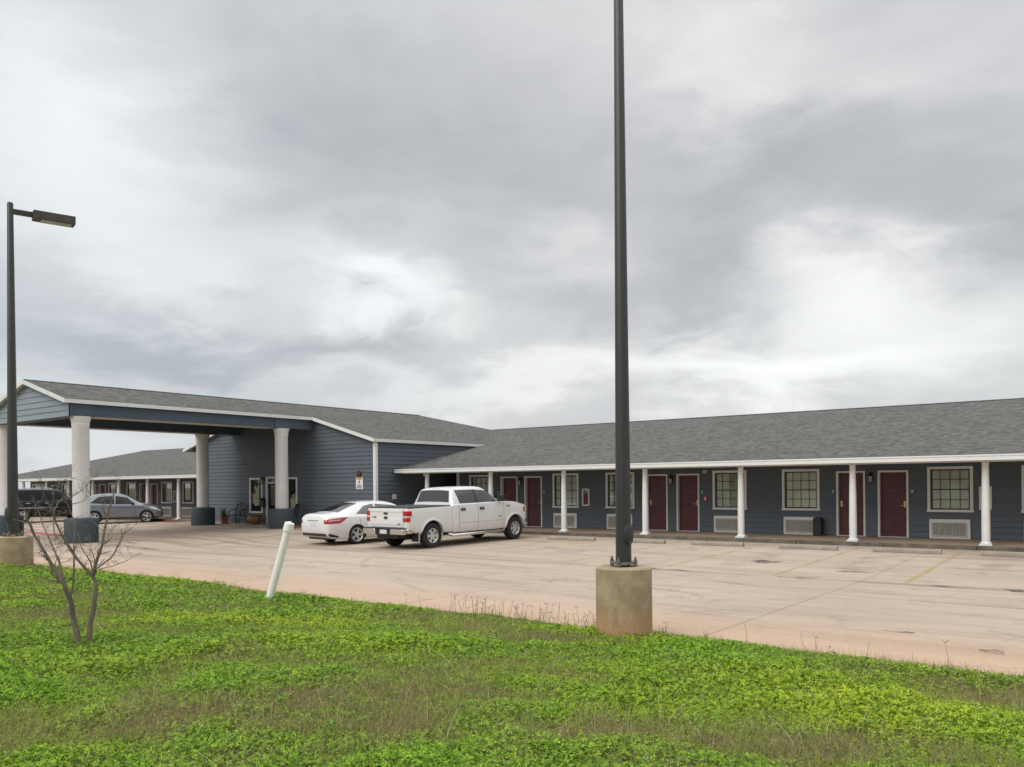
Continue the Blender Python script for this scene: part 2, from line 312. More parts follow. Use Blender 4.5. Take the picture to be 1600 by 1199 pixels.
def footing_mat():
    m, t, p = principled('stained_footing_concrete', (0.3, 0.25, 0.17), 0.9)
    co = t.new('ShaderNodeTexCoord').outputs['Object']; sep = t.new('ShaderNodeSeparateXYZ'); t.link(co, sep.inputs[0]); z = sep.outputs[2]
    n1 = t.noise(co, 3.2, 6, 0.62, 0.4).outputs[0]; n2 = t.noise(t.mapping(co, (1, 1, 0.35)), 8.0, 5, 0.65).outputs[0]; n3 = t.noise(co, 45, 4, 0.7).outputs[0]
    c = t.mix(t.ramp(n1, 0.32, 0.68), (0.285, 0.222, 0.142), (0.43, 0.325, 0.205))
    c = t.mix(t.math('MULTIPLY', t.ramp(n2, 0.50, 0.72), 0.6), c, (0.205, 0.165, 0.11))
    soil = t.math('SUBTRACT', 1.0, t.ramp(t.math('MULTIPLY_ADD', n1, 0.55, z), 0.35, 0.75))
    c = t.mix(t.math('MULTIPLY', soil, 0.75), c, (0.44, 0.235, 0.115))
    ban = t.noise(t.mapping(co, (0.6, 0.6, 9.0)), 1.0, 3, 0.5).outputs[0]
    c = t.mix(t.math('MULTIPLY', t.ramp(ban, 0.62, 0.70), 0.35), c, (0.16, 0.135, 0.10))
    pit = t.new('ShaderNodeTexVoronoi'); t.link(co, pit.inputs['Vector']); pit.inputs['Scale'].default_value = 26
    ph = t.math('MULTIPLY', t.math('SUBTRACT', 1.0, t.ramp(pit.outputs['Distance'], 0.10, 0.22)), t.ramp(n2, 0.48, 0.6))
    c = t.mix(t.math('MULTIPLY', ph, 0.45), c, (0.12, 0.10, 0.075))
    c = t.mix(1.0, c, t.mix(n3, (0.78, 0.78, 0.78), (1.22, 1.22, 1.22)), 'MULTIPLY')
    t.link(c, p.inputs['Base Color']); bump(t, p, t.math('SUBTRACT', t.math('MULTIPLY_ADD', n3, 0.5, ban), ph), 0.5, 0.012)
    return m
MT['footing'] = footing_mat()

def worn_paint(name, col, lo, hi):
    m = bpy.data.materials.new(name); m.use_nodes = True; t = NT(m.node_tree)
    o = t.new('ShaderNodeOutputMaterial'); p = t.new('ShaderNodeBsdfPrincipled'); p.inputs['Base Color'].default_value = (*col, 1); p.inputs['Roughness'].default_value = 0.8
    tr = t.new('ShaderNodeBsdfTransparent'); mx = t.new('ShaderNodeMixShader')
    co = t.new('ShaderNodeTexCoord').outputs['Object']
    n = t.noise(co, 1.4, 6, 0.7).outputs[0]; n2 = t.noise(co, 14, 4, 0.7).outputs[0]
    f = t.ramp(t.math('MULTIPLY_ADD', n2, 0.4, n), lo, hi)
    t.link(f, mx.inputs[0]); t.link(tr.outputs[0], mx.inputs[1]); t.link(p.outputs[0], mx.inputs[2]); t.link(mx.outputs[0], o.inputs[0])
    return m
MT['yellow_line'] = worn_paint('worn_yellow_paint', (0.50, 0.385, 0.15), 0.52, 1.02)
MT['red_line'] = worn_paint('worn_red_paint', (0.46, 0.085, 0.085), 0.45, 0.7)
MT['stain'] = worn_paint('wet_dark_stain', (0.075, 0.062, 0.052), 0.52, 1.02)

def ground_mat(name, a, b, c):
    m, t, p = principled(name, a, 0.95)
    co = t.new('ShaderNodeTexCoord').outputs['Object']
    n1 = t.noise(co, 0.5, 5, 0.6).outputs[0]; n2 = t.noise(co, 9, 5, 0.7).outputs[0]
    cc = t.mix(t.ramp(n1, 0.35, 0.65), a, b); cc = t.mix(t.ramp(n2, 0.45, 0.75), cc, c)
    t.link(cc, p.inputs['Base Color']); bump(t, p, n2, 0.6, 0.03)
    return m
MT['soil'] = ground_mat('lawn_soil', (0.095, 0.10, 0.032), (0.15, 0.115, 0.065), (0.08, 0.11, 0.022))
MT['plain'] = ground_mat('dry_plain', (0.16, 0.14, 0.07), (0.11, 0.12, 0.05), (0.2, 0.16, 0.1))

def leaf_mat(name, transl=0.3):
    m = bpy.data.materials.new(name); m.use_nodes = True; t = NT(m.node_tree)
    o = t.new('ShaderNodeOutputMaterial')
    a = t.new('ShaderNodeAttribute', attribute_name='tint', attribute_type='GEOMETRY')
    p = t.new('ShaderNodeBsdfPrincipled'); p.inputs['Roughness'].default_value = 0.55; p.inputs['Specular IOR Level'].default_value = 0.25
    t.link(a.outputs['Color'], p.inputs['Base Color'])
    tr = t.new('ShaderNodeBsdfTranslucent'); t.link(a.outputs['Color'], tr.inputs[0])
    mx = t.new('ShaderNodeMixShader'); mx.inputs[0].default_value = transl
    t.link(p.outputs[0], mx.inputs[1]); t.link(tr.outputs[0], mx.inputs[2]); t.link(mx.outputs[0], o.inputs[0])
    return m
MT['leaf'] = leaf_mat('leaf', 0.18)

# ------------------------------------------------------------------ mesh helpers
class MB:
    def __init__(s): s.v = []; s.f = []; s.m = []; s.uv = {}
    def add(s, pts, faces, mi=0):
        b = len(s.v); s.v += [tuple(p) for p in pts]
        for f in faces: s.f.append([b + i for i in f]); s.m.append(mi)
    def quad(s, *p, mi=0): s.add(p, [list(range(len(p)))], mi)
    def box(s, x0, x1, y0, y1, z0, z1, mi=0):
        x0, x1 = sorted((x0, x1)); y0, y1 = sorted((y0, y1)); z0, z1 = sorted((z0, z1))
        s.add([(x, y, z) for z in (z0, z1) for y in (y0, y1) for x in (x0, x1)],
              [[0, 2, 3, 1], [4, 5, 7, 6], [0, 1, 5, 4], [2, 6, 7, 3], [0, 4, 6, 2], [1, 3, 7, 5]], mi)
    def tube(s, pts, rads, n=10, mi=0, cap=True):
        pts = [Vector(p) for p in pts]; rings = []
        for i, p in enumerate(pts):
            d = (pts[min(i + 1, len(pts) - 1)] - pts[max(i - 1, 0)]).normalized()
            a = d.orthogonal().normalized() if i == 0 else (prev - d * prev.dot(d)).normalized()
            prev = a; b = d.cross(a)
            rings.append([p + (a * math.cos(2 * math.pi * k / n) + b * math.sin(2 * math.pi * k / n)) * rads[i] for k in range(n)])
        base = len(s.v)
        for r in rings: s.v += [tuple(q) for q in r]
        for i in range(len(rings) - 1):
            for k in range(n):
                k2 = (k + 1) % n
                s.f.append([base + i * n + k, base + i * n + k2, base + (i + 1) * n + k2, base + (i + 1) * n + k]); s.m.append(mi)
        if cap:
            s.f.append([base + k for k in range(n)][::-1]); s.m.append(mi)
            s.f.append([base + (len(rings) - 1) * n + k for k in range(n)]); s.m.append(mi)
    def lathe(s, prof, n=24, mi=0, c=(0, 0, 0), axis='z'):
        base = len(s.v)
        for (r, h) in prof:
            for k in range(n):
                a = 2 * math.pi * k / n; x, y = r * math.cos(a), r * math.sin(a)
                p = (x, y, h) if axis == 'z' else (x, h, y)
                s.v.append((p[0] + c[0], p[1] + c[1], p[2] + c[2]))
        for i in range(len(prof) - 1):
            for k in range(n):
                k2 = (k + 1) % n; q = [base + i * n + k, base + i * n + k2, base + (i + 1) * n + k2, base + (i + 1) * n + k]
                s.f.append(q if axis == 'z' else q[::-1]); s.m.append(mi)
    def xf(s, fn): s.v = [tuple(fn(*p)) for p in s.v]; return s
    def mesh(s, name, mats, smooth=None, bevel=0.0):
        me = bpy.data.meshes.new(name); me.from_pydata(s.v, [], s.f)
        for m in (mats if isinstance(mats, (list, tuple)) else [mats]): me.materials.append(m)
        me.polygons.foreach_set('material_index', s.m)
        if bevel:
            bm = bmesh.new(); bm.from_mesh(me); bmesh.ops.remove_doubles(bm, verts=bm.verts, dist=1e-5)
            es = [e for e in bm.edges if len(e.link_faces) == 2 and e.calc_face_angle(0) > 0.5]
            bmesh.ops.bevel(bm, geom=es, offset=bevel, segments=2, affect='EDGES', profile=0.5, clamp_overlap=True)
            bm.to_mesh(me); bm.free()
        if smooth:
            me.polygons.foreach_set('use_smooth', [True] * len(me.polygons)); me.set_sharp_from_angle(angle=R(smooth))
        me.update(); return me
    def build(s, name, mats, parent=None, smooth=None, bevel=0.0, local=False):
        return link(name, s.mesh(name, mats, smooth, bevel), parent, local)

def link(name, me, parent=None, local=False):
    o = bpy.data.objects.new(name, me); COL.objects.link(o)
    if parent is not None:
        o.parent = parent
        if not local: o.matrix_parent_inverse = world_of(parent).inverted()
    return o
def world_of(o):
    m = Matrix.LocRotScale(o.location, o.rotation_euler, o.scale)
    return (world_of(o.parent) @ o.matrix_parent_inverse @ m) if o.parent else m
def tag(o, label, cat, group=None, kind=None):
    o['label'] = label; o['category'] = cat
    if group: o['group'] = group
    if kind: o['kind'] = kind
    return o
def thing(name, label, cat, loc=(0, 0, 0), rot=(0, 0, 0), group=None):
    o = bpy.data.objects.new(name, None); COL.objects.link(o); o.location = loc; o.rotation_euler = rot; o.empty_display_size = 0.3
    return tag(o, label, cat, group)
def structure(o): o['kind'] = 'structure'; return o
def dup(o, parent=None, loc=None, scale=None):
    c = o.copy(); COL.objects.link(c)
    if parent is not None: c.parent = parent; c.matrix_parent_inverse = o.matrix_parent_inverse.copy()
    if loc is not None: c.location = loc
    if scale is not None: c.scale = scale
    for ch in list(o.children):
        dup(ch, c)
    return c

# ------------------------------------------------------------------ ground
def sstep(x, a, b):
    t = np.clip((np.asarray(x, float) - a) / (b - a), 0, 1); return t * t * (3 - 2 * t)
def lot_z(x, y):
    z = np.interp(y, [9.3, 17.7, 25.6, 60], [0.0, -0.09, 0.03, 0.03])
    ap = sstep(-np.asarray(x, float), 24.5, 27.5) * (1 - sstep(-np.asarray(x, float), 38.5, 41.5))
    return z + ap * np.interp(y, [11.5, 13.6, 22.0, 24.2, 60], [0.0, 0.10, 0.16, 0.18, 0.18])
def grid_mesh(name, xs, ys, fn, mat, smooth=True):
    mb = MB(); nx, ny = len(xs), len(ys)
    pts = [(x, y, float(fn(x, y))) for y in ys for x in xs]
    fs = [[j * nx + i, j * nx + i + 1, (j + 1) * nx + i + 1, (j + 1) * nx + i] for j in range(ny - 1) for i in range(nx - 1)]
    mb.add(pts, fs); return mb.build(name, mat, smooth=60)
structure(grid_mesh('ground', np.linspace(-3000, 3000, 9), np.linspace(-3000, 3000, 9), lambda x, y: -0.32, MT['plain']))
structure(grid_mesh('parking_lot', np.concatenate([np.linspace(-110, -42, 18), np.linspace(-41, -22, 39), np.linspace(-20, 24, 23)]),
                    np.concatenate([np.linspace(8.6, 17.7, 10), np.linspace(18.2, 26.5, 18), [40.0]]), lot_z, MT['lot']))

# lawn
class VN:
    def __init__(s, seed): s.t = np.random.default_rng(seed).random((256, 256))
    def __call__(s, x, y):
        xi_ = np.floor(x).astype(int); yi_ = np.floor(y).astype(int); fx = x - xi_; fy = y - yi_
        fx = fx * fx * (3 - 2 * fx); fy = fy * fy * (3 - 2 * fy)
        g = lambda a, b: s.t[a % 256, b % 256]
        return (g(xi_, yi_) * (1 - fx) + g(xi_ + 1, yi_) * fx) * (1 - fy) + (g(xi_, yi_ + 1) * (1 - fx) + g(xi_ + 1, yi_ + 1) * fx) * fy
N1, N2, N3, N4 = VN(1), VN(2), VN(3), VN(4)
EDGE = 9.45
def edge_y(x): return EDGE + 0.28 * (N1(np.asarray(x, float) * 0.7 + 40, np.zeros_like(np.asarray(x, float)) + 3.3) - 0.5) + 0.10 * (N2(np.asarray(x, float) * 3.1 + 40, np.zeros_like(np.asarray(x, float)) + 1.3) - 0.5)
def lawn_z(x, y):
    x = np.asarray(x, float); y = np.asarray(y, float)
    z = 0.03 + 0.26 * sstep(9.6 - y, 0.2, 7.5)
    z = z + 0.10 * (N1(x * 0.35 + 50, y * 0.35 + 50) - 0.5) * sstep(9.6 - y, 0.0, 1.5) + 0.035 * (N2(x * 1.6 + 50, y * 1.6 + 50) - 0.5)
    z = z + 0.16 * np.exp(-(((x + 19.0) / 4.5) ** 2 + ((y - 7.0) / 1.3) ** 2))
    return z
lx = np.concatenate([np.linspace(-60, -34, 27), np.linspace(-33.5, 8, 167), np.linspace(9, 30, 22)])
ly = np.concatenate([np.linspace(-40, -3, 20), np.linspace(-2.75, 9.25, 49), [9.45]])
def lawn_fn(x, y): return lawn_z(x, y) if y < 9.4 else -0.15
lw = grid_mesh('lawn', lx, np.concatenate([ly, [9.6]]), lawn_fn, MT['soil']); structure(lw)
for vtx in lw.data.vertices:                                            # the verge ends in a wavering line, not a straight cut
    if vtx.co.y > 9.0:
        e = float(edge_y(vtx.co.x)); k = {9.25: -0.10, 9.45: 0.0}.get(round(vtx.co.y, 2), 0.04)
        vtx.co.y = e + k
        if k < 0.02: vtx.co.z = float(lot_z(vtx.co.x, e)) + (0.045 if k < 0 else 0.004)

# ------------------------------------------------------------------ siding and openings
def cut(x0, x1, holes):
    out = [(x0, x1)]
    for a, b in holes:
        nx_ = []
        for p, q in out:
            if b <= p or a >= q: nx_.append((p, q)); continue
            if a > p: nx_.append((p, a))
            if b < q: nx_.append((b, q))
        out = nx_
    return out
def siding(mb, x0, x1, z0, z1, holes=(), clip=None, exp=0.18, lap=0.024, T=lambda x, y, z: (x, y, z), mi=0):
    z = z0; rng = random.Random(int(abs(x0 * 100)) + 7)
    while z < z1 - 1e-4:
        zt = min(z + exp, z1)
        cuts = sorted({z, zt} | {c for h in holes for c in (h[2], h[3]) if z < c < zt})
        lp = lap * (0.85 + 0.3 * rng.random())
        for za, zc in zip(cuts, cuts[1:]):
            oa = lp * (1 - (za - z) / exp); oc = lp * (1 - (zc - z) / exp)
            hs = [(h[0], h[1]) for h in holes if h[2] < (za + zc) / 2 < h[3]]
            for a, b in cut(x0, x1, hs):
                al, bl, ah, bh = a, b, a, b
                if clip:
                    (cl, cr), (dl, dr) = clip(za), clip(zc)
                    al, bl, ah, bh = max(a, cl), min(b, cr), max(a, dl), min(b, dr)
                    if al >= bl: continue
                    if ah > bh: ah = bh = (ah + bh) / 2
                mb.quad(T(al, -oa, za), T(bl, -oa, za), T(bh, -oc, zc), T(ah, -oc, zc), mi=mi)
                if za == z: mb.quad(T(al, 0.002, za), T(bl, 0.002, za), T(bl, -oa, za), T(al, -oa, za), mi=mi)
        z = zt

def window_proto(name, w, h, parent, rows=4, cols=4, grid=True, glass='glass', split=False):
    """origin at the sill's lower left corner, wall plane y=0, outside is -y"""
    f = MB(); fw = 0.085
    f.box(0, w, -0.045, 0.02, h - fw, h); f.box(-0.015, w + 0.015, -0.055, 0.02, 0, fw * 0.9)
    f.box(0, fw, -0.04, 0.02, fw * 0.9, h - fw); f.box(w - fw, w, -0.04, 0.02, fw * 0.9, h - fw)
    o = f.build(name, MT['white'], parent, bevel=0.006, local=True)
    s = MB(); b = 0.035; x0, x1, z0, z1 = fw, w - fw, fw * 0.9, h - fw
    s.box(x0, x1, 0.0, 0.05, z1 - b, z1); s.box(x0, x1, 0.0, 0.05, z0, z0 + b); s.box(x0, x0 + b + 0.02, 0.0, 0.05, z0 + b, z1 - b); s.box(x1 - b, x1, 0.0, 0.05, z0 + b, z1 - b)
    if grid:
        for i in range(1, cols): xx = x0 + (x1 - x0) * i / cols; s.box(xx - 0.008, xx + 0.008, 0.018, 0.032, z0 + b, z1 - b)
        for j in range(1, rows): zz = z0 + (z1 - z0) * j / rows; s.box(x0 + b + 0.02, x1 - b, 0.016, 0.034, zz - (0.014 if j == rows // 2 else 0.008), zz + (0.014 if j == rows // 2 else 0.008))
    s.build('sash', MT['sash'], o, local=True)
    g = MB(); g.box(x0 + b, x1 - b, 0.026, 0.030, z0 + b, z1 - b); g.build('pane', MT[glass], o, local=True)
    bl = MB()
    for k in range(28):
        za = z0 + (z1 - z0) * k / 28; zb = z0 + (z1 - z0) * (k + 1) / 28
        bl.quad((x0 + 0.01, 0.040, za), (x1 - 0.01, 0.040, za), (x1 - 0.01, 0.050, zb), (x0 + 0.01, 0.050, zb))
    bl.build('blinds', MT['blinds'], o, local=True)
    return o

def door_proto(parent, handle_right=True):
    """outer casing 0.91 wide and 2.14 high, origin lower left, wall plane y=0"""
    W, H, c = 0.91, 2.14, 0.06
    f = MB()
    f.box(0, c, -0.035, 0.16, 0, H); f.box(W - c, W, -0.035, 0.16, 0, H); f.box(c, W - c, -0.035, 0.16, H - c, H); f.box(c, W - c, -0.02, 0.16, 0, 0.02)
    s = MB(); s.box(c, W - c, 0.115, 0.155, 0.02, H - c)
    dw = W - 2 * c
    for (z0, z1) in ((0.17, 0.78), (0.92, 1.58), (1.70, 1.96)):
        for x0 in (c + 0.10, c + dw / 2 + 0.035):
            x1 = x0 + dw / 2 - 0.135
            s.box(x0, x1, 0.106, 0.116, z0, z1)
            for (a0, a1, b0, b1) in ((x0 - .018, x0, z0 - .018, z1 + .018), (x1, x1 + .018, z0 - .018, z1 + .018), (x0, x1, z0 - .018, z0), (x0, x1, z1, z1 + .018)):
                s.box(a0, a1, 0.110, 0.116, b0, b1)
    o = s.build('door', MT['door'], parent, bevel=0.003, local=True)
    f.build('door_frame', MT['white'], o, bevel=0.004, local=True)
    h = MB(); hx = W - c - 0.075 if handle_right else c + 0.075; d = -1 if handle_right else 1
    h.box(hx - 0.028, hx + 0.028, 0.098, 0.115, 0.96, 1.16); h.tube([(hx, 0.10, 1.02), (hx, 0.055, 1.02), (hx + d * 0.11, 0.05, 1.02)], [0.013, 0.012, 0.011], 8)
    h.tube([(hx, 0.10, 1.11), (hx, 0.085, 1.11)], [0.02, 0.02], 10)
    h.build('handle', MT['brass'], o, local=True)
    v = MB(); v.tube([(W / 2, 0.112, 1.5), (W / 2, 0.104, 1.5)], [0.012, 0.012], 10); v.build('peephole', MT['brass'], o, local=True)
    return o

def ac_proto(parent):
    W, H = 1.12, 0.60; f = MB()
    f.box(0, W, -0.05, 0.03, H - 0.09, H); f.box(0, W, -0.05, 0.03, 0, 0.07); f.box(0, 0.065, -0.05, 0.03, 0.07, H - 0.09); f.box(W - 0.085, W, -0.05, 0.03, 0.07, H - 0.09)
    o = f.build('air_conditioner', MT['white'], parent, bevel=0.008, local=True)
    g = MB(); x0, x1, z0, z1 = 0.065, W - 0.085, 0.07, H - 0.09
    g.box(x0, x1, -0.085, 0.03, z1 - 0.03, z1); g.box(x0, x1, -0.085, 0.03, z0, z0 + 0.03); g.box(x0, x0 + 0.03, -0.085, 0.03, z0 + 0.03, z1 - 0.03); g.box(x1 - 0.03, x1, -0.085, 0.03, z0 + 0.03, z1 - 0.03)
    for k in range(15):
        z = z0 + 0.035 + k * (z1 - z0 - 0.07) / 15
        g.quad((x0 + .03, -0.066, z), (x1 - .03, -0.066, z), (x1 - .03, -0.084, z + 0.017), (x0 + .03, -0.084, z + 0.017)); g.quad((x0 + .03, -0.084, z + .017), (x1 - .03, -0.084, z + .017), (x1 - .03, -0.066, z + .019), (x0 + .03, -0.066, z + .019))
    for k in range(1, 5):
        xx = x0 + (x1 - x0) * k / 5; g.box(xx - 0.006, xx + 0.006, -0.083, -0.06, z0 + .03, z1 - .03)
    g.quad((x0, -0.06, z0), (x1, -0.06, z0), (x1, -0.06, z1), (x0, -0.06, z1))
    g.build('grille', MT['grille'], o, local=True)
    return o

def lantern_proto(parent):
    a = MB(); a.box(-0.06, 0.06, -0.02, 0.0, 0.05, 0.25); a.tube([(0, -0.01, 0.2), (0, -0.08, 0.26), (0, -0.13, 0.22)], [0.012] * 3, 8)
    a.lathe([(0.002, 0.22), (0.04, 0.20), (0.085, 0.14), (0.08, 0.135)], 12, c=(0, -0.13, 0)); a.lathe([(0.002, -0.10), (0.03, -0.09), (0.06, -0.075), (0.06, -0.065)], 12, c=(0, -0.13, 0))
    for k in range(6):
        an = k * math.pi / 3; a.tube([(0.055 * math.cos(an), -0.13 + 0.055 * math.sin(an), -0.07), (0.075 * math.cos(an), -0.13 + 0.075 * math.sin(an), 0.14)], [0.006, 0.006], 6)
    o = a.build('wall_lantern', MT['iron'], parent, local=True)
    g = MB(); g.lathe([(0.002, -0.065), (0.05, -0.065), (0.068, 0.135), (0.002, 0.136)], 12, c=(0, -0.13, 0)); g.build('lantern_glass', MT['lens'], o, smooth=40, local=True)
    return o

def cabinet_proto(parent):
    W, H = 0.335, 0.70; f = MB(); b = 0.055
    f.box(0, W, -0.05, 0.02, H - b, H); f.box(0, W, -0.05, 0.02, 0, b); f.box(0, b, -0.05, 0.02, b, H - b); f.box(W - b, W, -0.05, 0.02, b, H - b)
    o = f.build('extinguisher_cabinet', MT['white'], parent, bevel=0.005, local=True)
    k = MB(); k.box(b, W - b, 0.05, 0.06, b, H - b); k.build('cabinet_back', MT['soffit'], o, local=True)
    e = MB(); cx = W / 2; e.lathe([(0.002, 0.08), (0.062, 0.085), (0.066, 0.12), (0.066, 0.40), (0.045, 0.455), (0.02, 0.47), (0.02, 0.50), (0.002, 0.50)], 16, c=(cx, -0.005, 0))
    x = e.build('fire_extinguisher', MT['dullred'], o, smooth=40, local=True)
    h = MB(); h.box(cx - 0.02, cx + 0.07, -0.02, 0.01, 0.50, 0.53); h.tube([(cx - 0.02, -0.01, 0.49), (cx - 0.075, -0.02, 0.44), (cx - 0.075, -0.03, 0.18)], [0.012] * 3, 6)
    h.build('extinguisher_hose', MT['black'], o, local=True)
    return o

def plate_proto(parent):
    a = MB(); a.box(0, 0.10, -0.02, -0.002, 0, 0.155); o = a.build('number_plate', MT['plate_blue'], parent, local=True)
    b = MB(); b.box(0.035, 0.065, -0.0225, -0.0205, 0.05, 0.12); b.build('plate_mark', MT['white'], o, local=True)
    return o

def column_proto(parent, H):
    c = MB(); c.lathe([(0.001, 0.09), (0.108, 0.09), (0.110, 0.5), (0.102, H * 0.6), (0.086, H - 0.06), (0.092, H - 0.05), (0.092, H - 0.03), (0.086, H - 0.02), (0.086, H), (0.001, H)], 28)
    o = c.build('porch_column', MT['white'], parent, smooth=35, local=True)
    b = MB(); b.box(-0.155, 0.155, -0.155, 0.155, 0, 0.045); b.lathe([(0.001, 0.045), (0.142, 0.045), (0.147, 0.065), (0.132, 0.085), (0.120, 0.10), (0.109, 0.105)], 28)
    b.build('column_base', MT['white'], o, bevel=0.006, local=True)
    return o

def roof_planes(parent, planes, name='roof', th=0.05):
    bm = bmesh.new(); uvl = bm.loops.layers.uv.new('uv')
    for pts, u_axis in planes:
        P = [Vector(p) for p in pts]; n = (P[1] - P[0]).cross(P[2] - P[0]).normalized()
        if n.z < 0: P = P[::-1]; n = -n
        ua = Vector(u_axis); va = n.cross(ua)
        for off, rev in ((0, False), (-th, True)):
            vs = [bm.verts.new(p + Vector((0, 0, off))) for p in (P[::-1] if rev else P)]
            f = bm.faces.new(vs)
            for l in f.loops: l[uvl].uv = (l.vert.co.dot(ua), l.vert.co.dot(va))
        for i in range(len(P)):
            a, b = P[i], P[(i + 1) % len(P)]
            f = bm.faces.new([bm.verts.new(q) for q in (a, a - Vector((0, 0, th)), b - Vector((0, 0, th)), b)])
            for l in f.loops: l[uvl].uv = (l.vert.co.dot(ua), l.vert.co.z)
    bmesh.ops.triangulate(bm, faces=[f for f in bm.faces if len(f.verts) > 4])
    me = bpy.data.meshes.new(name); bm.to_mesh(me); bm.free(); me.materials.append(MT['shingle'])
    return link(name, me, parent)

# ------------------------------------------------------------------ guest room wings
YW, YE, ZE = 28.3, 25.42, 2.655          # wall, eave line, eave height
YR, ZR = 37.5, 5.12                      # ridge
ZWALK = 0.15
LX0, LX1 = -38.5, -25.35                 # lobby side walls
XC = -32.35                              # ridge of lobby and canopy

def wing(label, xa, xb, windows, doors, acs, columns, lanterns, cabinets, plates, roof_x, fascia_x, zscale=1.0, extras=None, glazing='glass'):
    t = thing('guest_room_wing', label, 'building', ((xa + xb) / 2, YW, 0.0))
    holes = [(x + 0.03, x + w - 0.03, z, z + h) for (x, w, z, h) in windows] + [(x + 0.02, x + 0.89, 0, ZWALK + 2.12 * zscale) for x, _ in doors] + [(x + .02, x + 1.1, z0 + .02, z0 + .58) for x, z0 in acs]
    holes = [(a, b, c + 0.02 if c > 0.01 else 0, d - 0.02) for a, b, c, d in holes] + [(x + 0.05, x + 0.285, z + 0.05, z + 0.65) for x, z in cabinets]
    mb = MB(); siding(mb, xa, xb, 0.0, 2.62, holes, T=lambda x, y, z: (x, YW + y, z))
    mb.quad((xa, YW, 0), (xa, 46.8, 0), (xa, 46.8, 2.6), (xa, YW, 2.6)); mb.quad((xb, YW, 0), (xb, 46.8, 0), (xb, 46.8, 2.6), (xb, YW, 2.6)); mb.quad((xa, 46.8, 0), (xb, 46.8, 0), (xb, 46.8, 2.6), (xa, 46.8, 2.6))
    for xe in (roof_x[0] + 0.3, roof_x[1] - 0.3):
        if LX0 - 1 < xe < LX1 + 1: continue
        mb.quad((xe, YE + .2, 2.58), (xe, 49.4, 2.58), (xe, YR, ZR - 0.1))
    mb.build('wall', MT['siding'], t)
    bk = MB(); bk.quad((xa, YW + 0.35, 0), (xb, YW + 0.35, 0), (xb, YW + 0.35, 2.6), (xa, YW + 0.35, 2.6)); bk.build('room_interior', MT['void'], t)
    r0, r1 = roof_x
    roof_planes(t, [([(r0, YE, ZE), (r1, YE, ZE), (r1, YR, ZR), (r0, YR, ZR)], (1, 0, 0)), ([(r1, 2 * YR - YE, ZE), (r0, 2 * YR - YE, ZE), (r0, YR, ZR), (r1, YR, ZR)], (1, 0, 0))])
    cp = MB()
    a = r0
    while a < r1:
        b = min(a + 0.32, r1)
        cp.quad((a, YR - 0.15, ZR - 0.012), (b, YR - 0.15, ZR - 0.016), (b, YR, ZR + 0.022), (a, YR, ZR + 0.026)); cp.quad((a, YR, ZR + 0.026), (b, YR, ZR + 0.022), (b, YR + 0.15, ZR - 0.016), (a, YR + 0.15, ZR - 0.012)); a = b
    cp.build('ridge_cap', MT['sash'], t)
    f0, f1 = fascia_x
    fa = MB(); fa.box(f0, f1, YE - 0.025, YE + 0.06, ZE - 0.165, ZE - 0.012); fa.box(f0, f1, YE - 0.04, YE - 0.025, ZE - 0.05, ZE - 0.008)
    fa.build('fascia', MT['white'], t, bevel=0.004)
    so = MB(); so.box(f0, f1, YE + 0.06, YW - 0.03, ZE - 0.15, ZE - 0.13); so.build('soffit', MT['soffit'], t)
    beam = MB(); beam.box(f0 + 0.05, f1, 25.80, 25.94, ZE - 0.20, ZE - 0.151); beam.build('porch_beam', MT['white'], t)
    wp = {}
    for (x, w, z, h) in windows:
        if not wp: o = wp[0] = window_proto('window', w, h, t, glass=glazing, grid=glazing == 'glass'); wp['wh'] = (w, h)
        else: o = dup(wp[0], t)
        o.location = Vector((x, YW, z)) - t.location; o.scale = (w / wp['wh'][0], 1, h / wp['wh'][1])
    dp = {}
    for x, right in doors:
        o = dup(dp[right], t) if right in dp else dp.setdefault(right, door_proto(t, right))
        o.location = Vector((x, YW, ZWALK)) - t.location; o.scale = (1, 1, zscale)
    def many(items, proto, yoff=0.0):
        first = None
        for x, z in items:
            o = dup(first, t) if first else proto(t)
            first = first or o; o.location = Vector((x, YW + yoff, z)) - t.location
    many(acs, ac_proto, -0.02); many(lanterns, lantern_proto, -0.02); many(cabinets, cabinet_proto, -0.02); many(plates, plate_proto, -0.02)
    first = None
    for x in columns:
        o = dup(first, t) if first else column_proto(t, ZE - 0.20 - ZWALK)
        first = first or o; o.location = Vector((x, 25.87, ZWALK)) - t.location
    if extras: extras(t)
    return t

def right_extras(t):
    a = MB(); a.box(-12.31, -12.19, YW - 0.07, YW - 0.02, 1.28, 1.46); o = a.build('fire_alarm', MT['red'], t, bevel=0.006)
    b = MB(); b.box(-12.285, -12.215, YW - 0.074, YW - 0.0705, 1.32, 1.42); b.build('alarm_handle', MT['white'], o)
    c = MB(); c.box(-12.33, -12.17, YW - 0.10, YW - 0.02, 2.30, 2.42); c.box(-12.32, -12.26, YW - 0.15, YW - 0.10, 2.29, 2.37); c.box(-12.24, -12.18, YW - 0.15, YW - 0.10, 2.29, 2.37)
    c.build('emergency_light', MT['grille'], t, bevel=0.006)
    d = MB(); d.box(-24.16, -24.02, YW - 0.09, YW + 0.05, ZWALK, 2.5); d.build('corner_trim', MT['white'], t, bevel=0.004)
    e = MB(); e.lathe([(0.001, 2.33), (0.04, 2.34), (0.065, 2.40), (0.07, 2.47), (0.07, 2.505)], 16, c=(-24.25, 26.2, 0)); e.build('security_camera', MT['white'], t, smooth=40)

